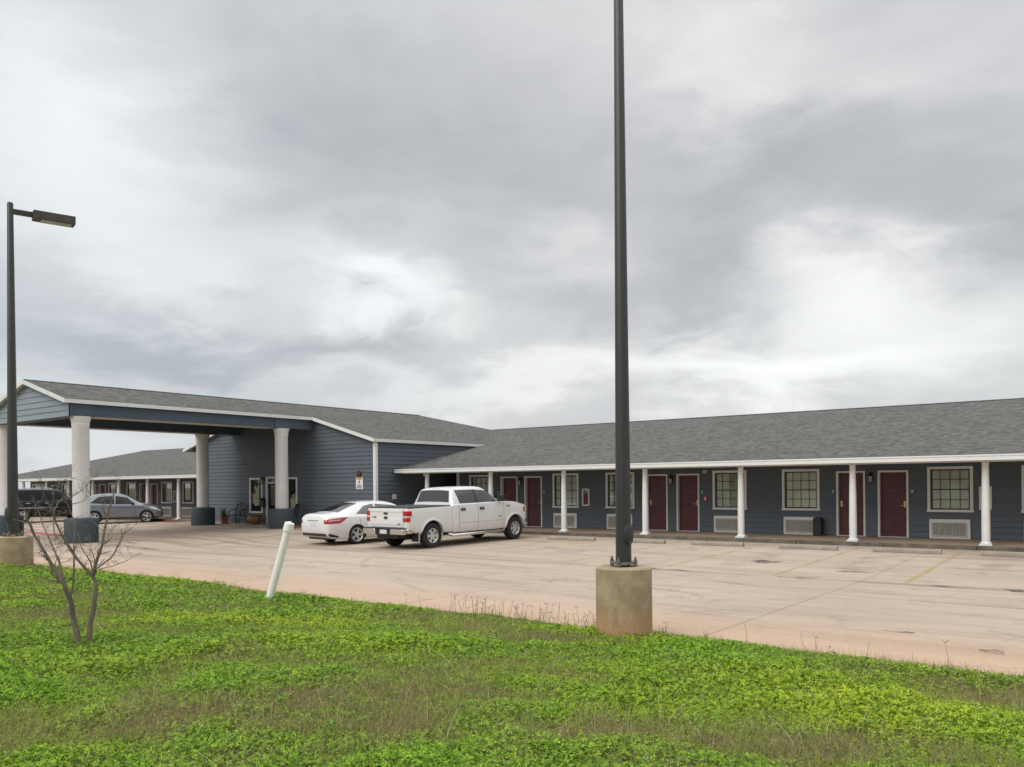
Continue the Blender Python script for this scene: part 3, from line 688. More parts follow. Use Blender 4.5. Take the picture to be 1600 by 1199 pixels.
R_WIN = [(-2.40, 1.26), (-4.91, 1.26), (-9.45, 1.26), (-11.98, 1.27), (-16.45, 1.27), (-18.98, 1.26), (-23.46, 1.26), (2.15, 1.26), (4.65, 1.26)]
R_DOOR = [(-6.36, True), (-7.65, False), (-13.41, True), (-14.68, False), (-20.43, True), (-21.70, False), (0.68, True), (-0.62, False)]
wing('long blue guest room wing with burgundy doors, windows and white porch columns on the right', -24.1, 10.0,
     [(x, w, 0.975, 1.41) for x, w in R_WIN], R_DOOR, [(x + 0.06, 0.155) for x, w in R_WIN],
     [3.88, 0.42, -3.04, -6.52, -9.99, -13.46, -16.86, -20.35, -23.8], [(-6.56, 1.98), (-13.6, 1.98), (-20.62, 1.98)], [(-3.49, 1.06), (-17.53, 1.06)],
     [(-5.39, 1.535), (-7.80, 1.535), (-12.43, 1.535), (-14.86, 1.535), (-19.45, 1.535), (-21.88, 1.535)], (XC, 10.6), (LX1 + 0.06, 10.6), extras=right_extras)
L_WIN = [(-46.32, 1.16), (-48.71, 1.22), (-52.91, 1.15), (-55.26, 1.15), (-59.6, 1.15), (-62.0, 1.15), (-43.6, 1.15), (-66.7, 1.9)]
wing('blue guest room wing with grey roof far behind the entrance canopy and parked cars', -67.1, -39.0,
     [(x, w, 0.97, 1.35) for x, w in L_WIN], [(-50.05, True), (-51.35, False), (-56.6, True), (-57.9, False), (-63.6, True), (-41.9, False)], [(-48.66, 0.155), (-46.4, 0.155), (-52.9, 0.155), (-55.2, 0.155), (-59.6, 0.155)],
     [-42.78, -46.05, -49.33, -52.51, -55.78, -58.93, -62.42, -65.8], [(-50.7, 1.95), (-57.2, 1.95)], [(-47.30, 1.05)], [(-51.62, 1.5), (-48.95, 1.5)], (-67.5, XC), (-67.5, LX0 - 0.06), 0.97, glazing='filmglass')

# walkway slab in front of the rooms
def slab(name, x0, x1, y0, y1):
    mb = MB(); mb.box(x0, x1, y0 + 0.15, y1, -0.1, ZWALK)
    structure(mb.build(name, MT['walk']))
    c = MB(); rng = random.Random(5); x = x0
    while x < x1:
        xe = min(x + rng.uniform(2.2, 3.4), x1); c.box(x + 0.004, xe - 0.004, y0 + rng.uniform(-.006, .006), y0 + 0.149, -0.1, ZWALK + rng.uniform(-0.006, 0.004)); x = xe
    structure(c.build('curb', MT['curb'], bevel=0.015))
slab('walkway', LX1 + 0.05, 10.6, 25.60, YW)
slab('walkway', -68.0, LX0 - 0.05, 25.60, YW)

# ------------------------------------------------------------------ lobby with entrance canopy
LYF = 24.35; LS = 0.2825; LZ = 5.97
HP, HL = 3.2, 7.12                       # half widths: canopy, lobby
def lz(dx): return LZ - LS * abs(dx)
def lobby():
    t = thing('lobby_building', 'blue gabled lobby building with drive-through entrance canopy on white round columns', 'building', (XC, LYF, 0.1))
    # front gable wall
    holes = [(-34.06 + .03, -33.05 - .03, 0.71, 2.36), (-32.74, -31.22, 0, 2.38), (-31.16, -30.50, 0.71, 2.36)]
    mb = MB()
    siding(mb, LX0, LX1, 0.0, 5.85, holes, clip=lambda z: (max(LX0, XC - (LZ - 0.06 - z) / LS), min(LX1, XC + (LZ - 0.06 - z) / LS)), T=lambda x, y, z: (x, LYF + y, z))
    # right side wall (faces +X)
    siding(mb, LYF, 40.0, 0.0, 3.90, T=lambda s, y, z: (LX1 - y, s, z))
    mb.quad((LX0, LYF, 0), (LX0, 40, 0), (LX0, 40, 3.9), (LX0, LYF, 3.9)); mb.quad((LX0, 40, 0), (-24.1, 40, 0), (-24.1, 40, 3.9), (LX0, 40, 3.9))
    mb.build('wall', MT['siding'], t)
    bk = MB(); bk.quad((-34.6, LYF + 0.5, 0), (-30, LYF + 0.5, 0), (-30, LYF + 0.5, 2.8), (-34.6, LYF + 0.5, 2.8)); bk.build('lobby_interior', MT['void'], t)
    ct = MB(); ct.box(LX1 - 0.10, LX1 + 0.045, LYF - 0.045, LYF - 0.021, 0.1, 3.80); ct.box(LX1 + 0.021, LX1 + 0.045, LYF - 0.021, LYF + 0.10, 0.1, 3.80); ct.build('corner_trim', MT['white'], t, bevel=0.004)
    # roof: both slopes run over lobby and canopy, hip at the back
    yf, yj, yr = 13.42, 24.15, 34.5; yb = yr + HL
    pl = []
    for s in (1, -1):
        pl.append(([(XC, yf, LZ), (XC + s * HP, yf, lz(HP)), (XC + s * HP, yj, lz(HP)), (XC, yj, LZ)], (0, 1, 0)))
        pl.append(([(XC, yj, LZ), (XC + s * HL, yj, lz(HL)), (XC + s * HL, yb, lz(HL)), (XC, yr, LZ)], (0, 1, 0)))
    pl.append(([(XC, yr, LZ), (XC + HL, yb, lz(HL)), (XC - HL, yb, lz(HL))], (1, 0, 0)))
    roof_planes(t, pl)
    cp = MB(); a = yf + 0.02
    while a < yr:
        b = min(a + 0.32, yr); cp.quad((XC - .15, a, LZ - .022), (XC - .15, b, LZ - .026), (XC, b, LZ + .016), (XC, a, LZ + .022)); cp.quad((XC, a, LZ + .022), (XC, b, LZ + .016), (XC + .15, b, LZ - .026), (XC + .15, a, LZ - .022)); a = b
    cp.build('ridge_cap', MT['sash'], t)
    fa = MB(); FH = 0.15
    for s in (1, -1):
        x = XC + s * HP; fa.box(x - 0.02 * s, x + 0.025 * s, yf - 0.02, yj - 0.0, lz(HP) - FH, lz(HP) - 0.015)
        x = XC + s * HL; fa.box(x - 0.02 * s, x + 0.025 * s, yj - 0.02, 33.5, lz(HL) - FH, lz(HL) - 0.015)
        for (y, d0, d1) in ((yf, 0, HP), (yj, HP, HL)):
            pts = []
            for yy in (y - 0.028, y + 0.022):
                for d, zz in ((d0, -0.012), (d1, -0.012), (d1, -FH - .01), (d0, -FH - .01)):
                    pts.append((XC + s * d, yy, lz(d) + zz))
            fa.add(pts, [[0, 1, 2, 3], [7, 6, 5, 4], [0, 4, 5, 1], [3, 2, 6, 7], [1, 5, 6, 2], [0, 3, 7, 4]])
    fa.build('fascia', MT['white'], t)
    so = MB()
    for s in (1, -1):                     # boxed rakes
        for (y0, y1, d0, d1) in ((yf + 0.03, 13.60, 0, HP), (yj + 0.03, LYF - 0.02, HP, HL)):
            q = [(XC + s * d, y, lz(d) - FH + 0.02) for d, y in ((d0, y0), (d1, y0), (d1, y1), (d0, y1))]
            so.quad(*q)
    so.build('soffit', MT['soffit'], t)
    # canopy beams, gable end and ceiling
    zb = 4.47; bx = 3.08; bw = 0.75
    bm_ = MB()
    for s in (1, -1):
        bm_.box(XC + s * (bx - bw), XC + s * bx, 14.47, LYF - 0.03, zb + 0.02, lz(HP) - 0.10)
        for yc in (14.05, 22.62):
            bm_.box(XC + s * (bx - bw - 0.02), XC + s * (bx + 0.03), yc - 0.42, yc + 0.42, zb, lz(HP) - 0.11)
    bm_.box(XC - bx + bw, XC + bx - bw, 13.62, 14.3, zb + 0.02, lz(HP) - 0.1)
    bm_.build('canopy_beam', MT['beam'], t, bevel=0.008)
    for s in (1, -1):
        un = MB(); un.box(XC + s * (bx - bw + 0.02), XC + s * (bx - 0.02), 14.52, 22.15, zb + 0.004, zb + 0.018); un.build('beam_underside', MT['soffit'], t)
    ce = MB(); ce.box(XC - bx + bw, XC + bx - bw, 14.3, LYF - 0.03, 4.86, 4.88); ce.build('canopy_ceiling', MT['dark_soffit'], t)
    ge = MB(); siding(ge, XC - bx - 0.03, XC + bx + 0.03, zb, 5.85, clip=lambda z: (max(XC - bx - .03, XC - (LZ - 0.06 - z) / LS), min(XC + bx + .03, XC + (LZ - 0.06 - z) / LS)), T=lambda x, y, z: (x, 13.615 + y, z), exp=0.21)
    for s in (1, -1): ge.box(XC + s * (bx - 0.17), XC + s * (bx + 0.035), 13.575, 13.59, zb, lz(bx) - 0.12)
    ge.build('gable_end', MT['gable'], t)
    # columns on fat plinths
    first = None
    for s, y in ((1, 14.05), (1, 22.62), (-1, 14.05), (-1, 22.62)):
        x = XC + s * 2.98; z0 = float(lot_z(x, y)) - 0.03
        if not first:
            c = MB(); r = 0.278; H = 4.47
            c.lathe([(0.001, 0.89), (r, 0.89), (r, H - 0.34), (r + 0.015, H - 0.30), (r + 0.015, H - 0.27), (r + 0.005, H - 0.26), (r + 0.05, H - 0.06), (r + 0.055, H), (0.001, H)], 40)
            o = c.build('canopy_column', MT['stucco'], t, smooth=35, local=True)
            p = MB(); p.lathe([(0.001, 0.0), (0.54, 0.0), (0.545, 0.02), (0.545, 0.84), (0.53, 0.87), (0.36, 0.91), (0.26, 0.91)], 48); p.build('plinth', MT['plinth'], o, smooth=30, local=True)
            first = o
        else: o = dup(first, t)
        o.location = Vector((x, y, z0)) - t.location; o.scale = (1, 1, (4.47 - z0) / 4.47)
    # glazed entrance
    gz = 0.145
    w = window_proto('window', 1.01, 1.69, t, grid=False, glass='filmglass'); w.location = Vector((-34.06, LYF, 0.69)) - t.location
    w2 = window_proto('window', 0.72, 1.69, t, grid=False, glass='filmglass'); w2.location = Vector((-31.19, LYF, 0.69)) - t.location
    f = MB(); f.box(-32.78, -31.20, -0.045 + LYF, LYF + 0.15, 2.34, 2.42); f.box(-32.78, -32.70, LYF - 0.04, LYF + 0.15, gz, 2.34); f.box(-31.27, -31.2, LYF - 0.04, LYF + 0.15, gz, 2.34)
    f.box(-32.70, -31.27, LYF + .02, LYF + .1, 2.10, 2.17)
    d = MB()
    for a, b in ((-32.69, -31.99), (-31.98, -31.28)):
        d.box(a, a + 0.06, LYF + .04, LYF + .09, gz, 2.1); d.box(b - 0.06, b, LYF + .04, LYF + .09, gz, 2.1); d.box(a + .06, b - .06, LYF + .04, LYF + .09, 2.02, 2.1); d.box(a + .06, b - .06, LYF + .04, LYF + .09, gz, gz + 0.16)
    do = d.build('entrance_door', MT['sash'], t); f.build('door_frame', MT['white'], do, bevel=0.004)
    g = MB(); g.box(-32.64, -31.34, LYF + .06, LYF + .066, gz + .1, 2.3); g.build('door_glass', MT['darkglass'], do)
    ln = lantern_proto(t); ln.location = Vector((-32.93, LYF - 0.02, 2.18)) - t.location
    mbx = MB(); mbx.box(-33.03, -32.80, LYF - 0.16, LYF - 0.02, 0.98, 1.30); mbx.lathe([(0.115, -0.14), (0.115, 0.0)], 20, c=(-32.915, LYF - 0.02, 1.30), axis='y'); mbx.build('mailbox', MT['black'], t)
    be = MB(); be.lathe([(0.001, -0.075), (0.06, -0.07), (0.125, -0.05), (0.135, -0.02), (0.135, 0.0)], 28, c=(-26.33, LYF - 0.03, 2.47), axis='y'); be.build('alarm_bell', MT['maroon'], t, smooth=40)
    ou = MB(); ou.box(LX1 + 0.02, LX1 + 0.07, 25.30, 25.52, 1.36, 1.58); ou.build('utility_box', MT['grille'], t, bevel=0.008)
    return t
lobby()

# sign on the lobby wall
def lobby_sign():
    t = thing('notice_sign', 'white notice sign with yellow heading on lobby wall below red alarm bell', 'sign', (-26.30, LYF - 0.03, 1.81))
    b = MB(); b.box(-26.52, -26.08, LYF - 0.04, LYF - 0.028, 1.81, 2.31); b.build('sign_board', MT['signwhite'], t, bevel=0.004)
    y = MB(); y.box(-26.50, -26.10, LYF - 0.0425, LYF - 0.0405, 2.22, 2.295); y.build('heading_band', MT['yellow_sign'], t)
    k = MB(); yy = (LYF - 0.046, LYF - 0.043)
    for i in range(9): k.box(-26.475 + i * 0.04, -26.448 + i * 0.04, *yy, 2.24, 2.275)
    k.lathe([(0.001, -0.003), (0.036, -0.003), (0.036, 0)], 16, c=(-26.30, LYF - 0.0425, 2.145), axis='y'); k.box(-26.322, -26.278, *yy, 2.05, 2.118)
    for i, wd in enumerate((0.16, 0.26, 0.30, 0.32, 0.30)): k.box(-26.30 - wd / 2, -26.30 + wd / 2, *yy, 1.99 - i * 0.034, 2.003 - i * 0.034)
    k.build('sign_print', MT['ink'], t)
lobby_sign()

# ------------------------------------------------------------------ parking lot markings and stops
def strip(pts_l, pts_r, mat, name, dz=0.004):
    mb = MB()
    for (a, b, c, d) in zip(pts_l, pts_r, pts_l[1:], pts_r[1:]):
        mb.quad(*[(p[0], p[1], float(lot_z(p[0], p[1])) + dz) for p in (a, b, d, c)])
    return structure(mb.build(name, mat))
for x in (-3.5, -6.15, -8.95, -11.65, -14.4):
    ys = np.linspace(17.75, 25.0, 24)
    strip([(x - 0.065, y) for y in ys], [(x + 0.065, y) for y in ys], MT['yellow_line'], 'parking_line')
ys = np.linspace(-44.6, -39.6, 12)
strip([(x, 25.15 - (x + 44.6) * 0.02) for x in ys], [(x, 25.6) for x in ys], MT['red_line'], 'fire_lane_marking')
ys = np.linspace(-40.5, -33.2, 12)
strip([(x, 15.2 - (x + 33) * 0.14) for x in ys], [(x, 15.75 - (x + 33) * 0.14) for x in ys], MT['red_line'], 'fire_lane_marking')
ys = np.linspace(-30.2, -28.0, 5)
strip([(x, 23.1) for x in ys], [(x, 23.5) for x in ys], MT['red_line'], 'fire_lane_marking')
rng = random.Random(3)
for (cx_, cy_, rx, ry) in ((-8.75, 17.7, 0.55, 0.16), (-5.5, 17.6, 0.38, 0.20), (-2.7, 17.62, 0.30, 0.16), (-1.35, 17.6, 0.45, 0.2), (-26.9, 13.9, 0.75, 0.28), (-25.4, 14.3, 0.5, 0.10), (-14.1, 21.2, 0.5, 0.1), (-7.2, 20.3, 0.4, 0.35), (-4.8, 19.2, 0.4, .12), (-9.6, 16.4, .3, .1), (-1.2, 10.8, .12, .16), (-2.4, 11.6, .25, .07)):
    mb = MB(); n = 26; ph = [rng.uniform(0, 6.28) for _ in range(3)]
    pts = []
    for k in range(n):
        a = 2 * math.pi * k / n; rr = 1 + 0.18 * math.sin(3 * a + ph[0]) + 0.14 * math.sin(5 * a + ph[1]) + 0.1 * math.sin(2 * a + ph[2])
        x, y = cx_ + rx * rr * math.cos(a), cy_ + ry * rr * math.sin(a); pts.append((x, y, float(lot_z(x, y)) + 0.006))
    mb.add(pts + [(cx_, cy_, float(lot_z(cx_, cy_)) + 0.006)], [[k, (k + 1) % n, n] for k in range(n)])
    structure(mb.build('water_stain', MT['stain']))

stop_labels = ['concrete parking stop nearest the white pickup truck', 'concrete parking stop partly behind the thick light pole', 'concrete parking stop in front of window right of the twin doors by pole',
               'concrete parking stop below the black bin and its window', 'concrete parking stop in front of the two rightmost burgundy doors', 'concrete parking stop cut by the right edge of the photo']
stop0 = None
for (x0, x1, y, rz), lb in zip(((-16.25, -14.40, 23.95, 2), (-13.45, -11.80, 23.98, 1), (-10.85, -9.22, 24.02, 2), (-8.12, -6.48, 24.03, 0.5), (-5.55, -3.86, 24.12, 1.5), (-2.95, -1.25, 24.15, 1)), stop_labels):
    if not stop0:
        mb = MB(); L = 0.86
        prof = [(-0.085, 0.0), (-0.08, 0.07), (-0.055, 0.12), (0.055, 0.12), (0.08, 0.07), (0.085, 0.0)]
        n = len(prof); mb.add([(sx * L, a, b) for sx in (-1, 1) for a, b in prof], [[k, k + 1, n + k + 1, n + k] for k in range(n - 1)] + [list(range(n))[::-1], list(range(n, 2 * n)), [n - 1, 0, n, 2 * n - 1]])
        stop0 = o = mb.build('parking_stop', MT['stop'], bevel=0.012)
        pin = MB()
        for px in (-0.6, 0.6): pin.tube([(px, 0, 0.11), (px, 0, 0.124)], [0.016, 0.016], 10)
        pin.build('anchor_pin', MT['steel'], o, local=True)
    else: o = dup(stop0)
    o.location = ((x0 + x1) / 2, y, float(lot_z((x0 + x1) / 2, y)) + 0.002); o.rotation_euler = (0, 0, R(rz)); o.scale = ((x1 - x0) / 1.72, 1, 1)
    tag(o, lb, 'parking stop', 'concrete parking stops along the walkway')

# ------------------------------------------------------------------ light poles, pipe, bin, pots, chairs
def light_pole(label, x, y, z0, base_r, base_h, r0, r1, ztop, az, sc, hand_az):
    t = thing('light_pole', label, 'light pole', (x, y, z0))
    b = MB(); b.lathe([(0.001, -0.4), (base_r, -0.4), (base_r * 1.005, 0.2), (base_r, 0.5), (base_r, base_h - 0.02), (base_r - 0.02, base_h), (0.001, base_h)], 56)
    b.build('concrete_footing', MT['footing'], t, smooth=35, local=True)
    zb = base_h
    p = MB(); p.lathe([(0.001, zb + 0.05), (r0, zb + 0.05), (r1, ztop - 0.03), (r1 * 0.8, ztop), (0.001, ztop)], 28); p.build('pole', MT['pole'], t, smooth=40, local=True)
    q = MB(); s = r0 * 1.75
    q.add([(s * math.cos(a) * (1.0 if k % 2 else 0.93), s * math.sin(a) * (1.0 if k % 2 else 0.93), z) for z in (zb + 0.035, zb + 0.06) for k, a in enumerate([i * math.pi / 4 + hand_az for i in range(8)])],
          [list(range(8))[::-1], list(range(8, 16))] + [[k, (k + 1) % 8, 8 + (k + 1) % 8, 8 + k] for k in range(8)])
    bp = q.build('base_plate', MT['steel'], t, local=True)
    for k in range(4):
        a = hand_az + 0.5 + k * math.pi / 2; n = MB(); bx_, by_ = s * 0.92 * math.cos(a), s * 0.92 * math.sin(a)
        n.tube([(bx_, by_, zb), (bx_, by_, zb + 0.125)], [0.013 * sc] * 2, 8); n.lathe([(0.001, zb + 0.06), (0.027 * sc, zb + 0.06), (0.027 * sc, zb + 0.092), (0.001, zb + 0.092)], 6, c=(bx_, by_, 0)); n.lathe([(0.001, zb), (0.027 * sc, zb + 0.002), (0.027 * sc, zb + 0.034), (0.001, zb + 0.034)], 6, c=(bx_, by_, 0))
        n.build('anchor_bolt', MT['steel'], bp, local=True)
    h = MB(); hw, hh = 0.062 * sc, 0.125 * sc; zc = zb + 0.05 + 0.36 * sc
    ring = []
    for k in range(20):
        a = 2 * math.pi * k / 20; ca, sa = math.cos(a), math.sin(a)
        ring.append((hw * math.copysign(abs(ca) ** 0.8, ca), hh * math.copysign(abs(sa) ** 0.75, sa)))
    d = Vector((math.cos(hand_az), math.sin(hand_az), 0)); e = Vector((-d.y, d.x, 0))
    pts = []
    for off, k in ((r0 * 0.55, 1.0), (r0 * 1.0 + 0.028, 1.0), (r0 * 1.0 + 0.036, 0.86)):
        pts += [d * off + e * (u * k) + Vector((0, 0, zc + v * k)) for u, v in ring]
    h.add(pts, [[j * 20 + k, j * 20 + (k + 1) % 20, (j + 1) * 20 + (k + 1) % 20, (j + 1) * 20 + k] for j in range(2) for k in range(20)] + [list(range(40, 60))])
    ho = h.build('handhole_cover', MT['pole'], t, smooth=40, local=True)
    sc_ = MB()
    for sg in (1, -1): c0 = d * (r0 + 0.034) + Vector((0, 0, zc + sg * hh * 0.72)); sc_.tube([c0, c0 + d * 0.008], [0.008 * sc] * 2, 8)
    sc_.build('screw', MT['steel'], ho, local=True)
    # arm and shoebox lamp head
    da = Vector((math.cos(az), math.sin(az), 0)); ea = Vector((-da.y, da.x, 0))
    def ob(mb, a0, a1, w, z0_, z1_, mi=0):
        c = [da * a + ea * (s2 * w) + Vector((0, 0, z)) for z in (z0_, z1_) for s2 in (-1, 1) for a in (a0, a1)]
        mb.add(c, [[0, 2, 3, 1], [4, 5, 7, 6], [0, 1, 5, 4], [2, 6, 7, 3], [0, 4, 6, 2], [1, 3, 7, 5]], mi)
    a_ = MB(); ob(a_, r1 * 0.6, 0.50, 0.05, ztop - 0.25, ztop - 0.14); a_.build('arm', MT['pole'], t, bevel=0.006, local=True)
    l_ = MB(); ob(l_, 0.44, 1.30, 0.16, ztop - 0.30, ztop - 0.11); lo = l_.build('lamp_head', MT['lamp_bronze'], t, bevel=0.012, local=True)
    g_ = MB(); ob(g_, 0.60, 1.22, 0.125, ztop - 0.312, ztop - 0.298); g_.build('lamp_lens', MT['lens'], lo, local=True)
    return t
light_pole('thick dark light pole on a stained round concrete footing, its top out of view', -5.09, 9.18, 0.02, 0.353, 0.880, 0.100, 0.052, 9.4, R(80), 1.0, R(-23))
light_pole('dark light pole with shoebox lamp head left of the entrance canopy', -20.1, 8.1, 0.0, 0.395, 0.885, 0.115, 0.062, 8.42, R(74), 1.25, R(-75))

def pvc():
    t = thing('standpipe', 'leaning white plastic pipe with cap sticking out of the lawn edge', 'pipe', (-11.27, 8.42, 0.1))
    a = Vector((-11.30, 8.40, 0.0)); b = Vector((-10.98, 8.60, 1.32)); d = (b - a).normalized()
    p = MB(); p.tube([a, b], [0.064, 0.064], 20); p.build('pipe', MT['pvc'], t, smooth=40)
    c = MB(); c.tube([b - d * 0.11, b - d * 0.105, b - d * 0.01, b + d * 0.03, b + d * 0.04], [0.066, 0.082, 0.082, 0.078, 0.06], 20); co = c.build('cap', MT['pvc'], t, smooth=40)
    n = MB(); n.box(-0.022, 0.022, -0.022, 0.022, 0, 0.025); n.xf(lambda x, y, z: Vector((x, y, z)) + b + d * 0.035); n.build('cap_nut', MT['pvc'], co)
pvc()

def bin_():
    t = thing('waste_bin', 'slim black waste bin standing by a room air conditioner', 'bin', (-8.17, 28.02, ZWALK))
    b = MB(); b.box(-0.13, 0.13, -0.16, 0.16, 0, 0.5); b.build('bin_body', MT['black'], t, bevel=0.02, local=True)
    l = MB(); l.add([(x * s, y * s2, z) for z, s, s2 in ((0.5, 1, 1), (0.535, 1.08, 1.06), (0.61, 0.85, 0.8)) for x, y in ((-.13, -.16), (.13, -.16), (.13, .16), (-.13, .16))],
               [[j * 4 + k, j * 4 + (k + 1) % 4, (j + 1) * 4 + (k + 1) % 4, (j + 1) * 4 + k] for j in range(2) for k in range(4)] + [[8, 9, 10, 11]])
    l.build('bin_lid', MT['black'], t, bevel=0.012, local=True)
bin_()

def arrays_mesh(name, V, Fq, tint, mat):
    """V (n,3); Fq (m,k) equal-size faces; tint (m,3)"""
    me = bpy.data.meshes.new(name); n, (m, k) = len(V), Fq.shape
    me.vertices.add(n); me.vertices.foreach_set('co', np.ascontiguousarray(V, np.float32).ravel())
    me.loops.add(m * k); me.loops.foreach_set('vertex_index', np.ascontiguousarray(Fq, np.int32).ravel())
    me.polygons.add(m); me.polygons.foreach_set('loop_start', np.arange(0, m * k, k, dtype=np.int32))
    me.update(calc_edges=True)
    at = me.attributes.new('tint', 'FLOAT_COLOR', 'FACE')
    at.data.foreach_set('color', np.ascontiguousarray(np.concatenate([tint, np.ones((m, 1))], 1), np.float32).ravel())
    me.materials.append(mat); return me

def fronds(name, c, n, L, seed, parent, cols):
    rg = np.random.default_rng(seed); V = []; Fq = []; T = []
    for i in range(n):
        az = rg.uniform(0, 6.28); ln = L * rg.uniform(0.6, 1.1); w = 0.022; el = rg.uniform(0.5, 1.4)
        p = np.array(c, float); d = np.array([math.cos(az) * math.cos(el), math.sin(az) * math.cos(el), math.sin(el)]); s = np.array([-math.sin(az), math.cos(az), 0])
        base = len(V); col = cols[0] + (cols[1] - cols[0]) * rg.random()
        for k in range(6):
            f = k / 5; ww = w * (1 - f) ** 0.6 * (0.5 + f) + 0.002
            V += [p - s * ww, p + s * ww]; p = p + d * ln / 5; d = d + np.array([0, 0, -0.26]); d /= np.linalg.norm(d)
        for k in range(5): Fq.append([base + 2 * k, base + 2 * k + 1, base + 2 * k + 3, base + 2 * k + 2]); T.append(col)
    return link(name, arrays_mesh(name, np.array(V), np.array(Fq), np.array(T), MT['leaf']), parent, True)
def pots():
    x, y = -35.45, 23.85; z = float(lot_z(x, y))
    t = thing('potted_plant', 'spiky green plant in a terracotta pot by the lobby wall', 'potted plant', (x, y, z))
    p = MB(); p.lathe([(0.001, 0.0), (0.14, 0.0), (0.185, 0.28), (0.205, 0.28), (0.21, 0.34), (0.18, 0.34), (0.17, 0.29), (0.001, 0.29)], 28); p.build('pot', MT['terracotta'], t, smooth=35, local=True)
    fronds('foliage', (0, 0, 0.28), 90, 0.55, 4, t, (np.array([0.05, 0.11, 0.03]), np.array([0.16, 0.25, 0.07])))
    x, y = -32.95, 23.80; z = float(lot_z(x, y))
    t = thing('garden_pot', 'wide brown glazed garden pot beside the lobby entrance', 'pot', (x, y, z))
    p = MB(); p.lathe([(0.001, 0.0), (0.20, 0.0), (0.30, 0.10), (0.36, 0.22), (0.35, 0.32), (0.30, 0.39), (0.34, 0.43), (0.35, 0.46), (0.32, 0.46), (0.27, 0.40), (0.001, 0.36)], 32); p.build('pot', MT['brownpot'], t, smooth=35, local=True)
    s = MB(); s.lathe([(0.001, 0.385), (0.26, 0.38)], 20); s.build('soil', MT['soil'], t, local=True)
pots()
def garden_chair(label, x, y, rz, wide):
    z = float(lot_z(x, y))
    t = thing('garden_chair', label, 'chair', (x, y, z), (0, 0, rz), 'black iron chairs by the lobby wall')
    w = wide / 2
    s = MB(); s.box(-w, w, -0.02, 0.45, 0.42, 0.435)
    for k in range(9): xx = -w + 2 * w * k / 8; s.tube([(xx, -0.03, 0.435), (xx, 0.2, 0.425), (xx, 0.46, 0.44)], [0.011] * 3, 6)
    s.build('seat', MT['iron'], t, local=True)
    b = MB(); b.tube([(-w, 0.44, 0.43), (-w, 0.52, 0.75), (-w * 0.9, 0.58, 0.92), (-w * .4, 0.60, 0.99), (w * .4, 0.60, 0.99), (w * 0.9, 0.58, 0.92), (w, 0.52, 0.75), (w, 0.44, 0.43)], [0.024] * 8, 8)
    for k in range(1, 6): xx = -w + 2 * w * k / 6; b.tube([(xx, 0.45, 0.45), (xx * 1.05, 0.53, 0.72), (xx * 0.8, 0.595, 0.97)], [0.015] * 3, 6)
    b.tube([(-w, 0.51, 0.72), (w, 0.51, 0.72)], [0.011] * 2, 6)
    b.build('backrest', MT['iron'], t, local=True)
    for sx in (-1, 1):
        a = MB(); a.tube([(sx * w, 0.50, 0.68), (sx * (w + 0.02), 0.2, 0.67), (sx * (w + .02), 0.0, 0.62), (sx * (w + .02), -0.03, 0.55), (sx * w, 0.0, 0.43)], [0.021] * 5, 8); a.build('armrest', MT['iron'], t, local=True)
        for yy, dy in ((0.0, -0.10), (0.43, 0.14)):
            l = MB(); l.tube([(sx * w, yy, 0.43), (sx * (w - .02), yy + dy * 0.3, 0.22), (sx * (w + .02), yy + dy, 0.0)], [0.024, 0.02, 0.021], 8); l.build('leg', MT['iron'], t, local=True)
garden_chair('black wrought iron chair between the two flower pots at the lobby wall', -34.15, 23.55, R(18), 0.62)
garden_chair('black wrought iron chair mostly hidden behind the right rear canopy column', -30.35, 23.55, R(-20), 0.55)

# ------------------------------------------------------------------ vehicles
def pchip(xk, yk, x):
    xk = np.asarray(xk, float); yk = np.asarray(yk, float); h = np.diff(xk); dl = np.diff(yk) / h; d = np.zeros(len(xk))
    for i in range(1, len(xk) - 1):
        if dl[i - 1] * dl[i] > 0:
            w1 = 2 * h[i] + h[i - 1]; w2 = h[i] + 2 * h[i - 1]; d[i] = (w1 + w2) / (w1 / dl[i - 1] + w2 / dl[i])
    d[0] = dl[0]; d[-1] = dl[-1]
    x = np.clip(x, xk[0], xk[-1]); i = np.clip(np.searchsorted(xk, x) - 1, 0, len(h) - 1); t = (x - xk[i]) / h[i]
    return (yk[i] * (1 + 2 * t) * (1 - t) ** 2 + d[i] * h[i] * t * (1 - t) ** 2 + yk[i + 1] * t * t * (3 - 2 * t) + d[i + 1] * h[i] * t * t * (t - 1))

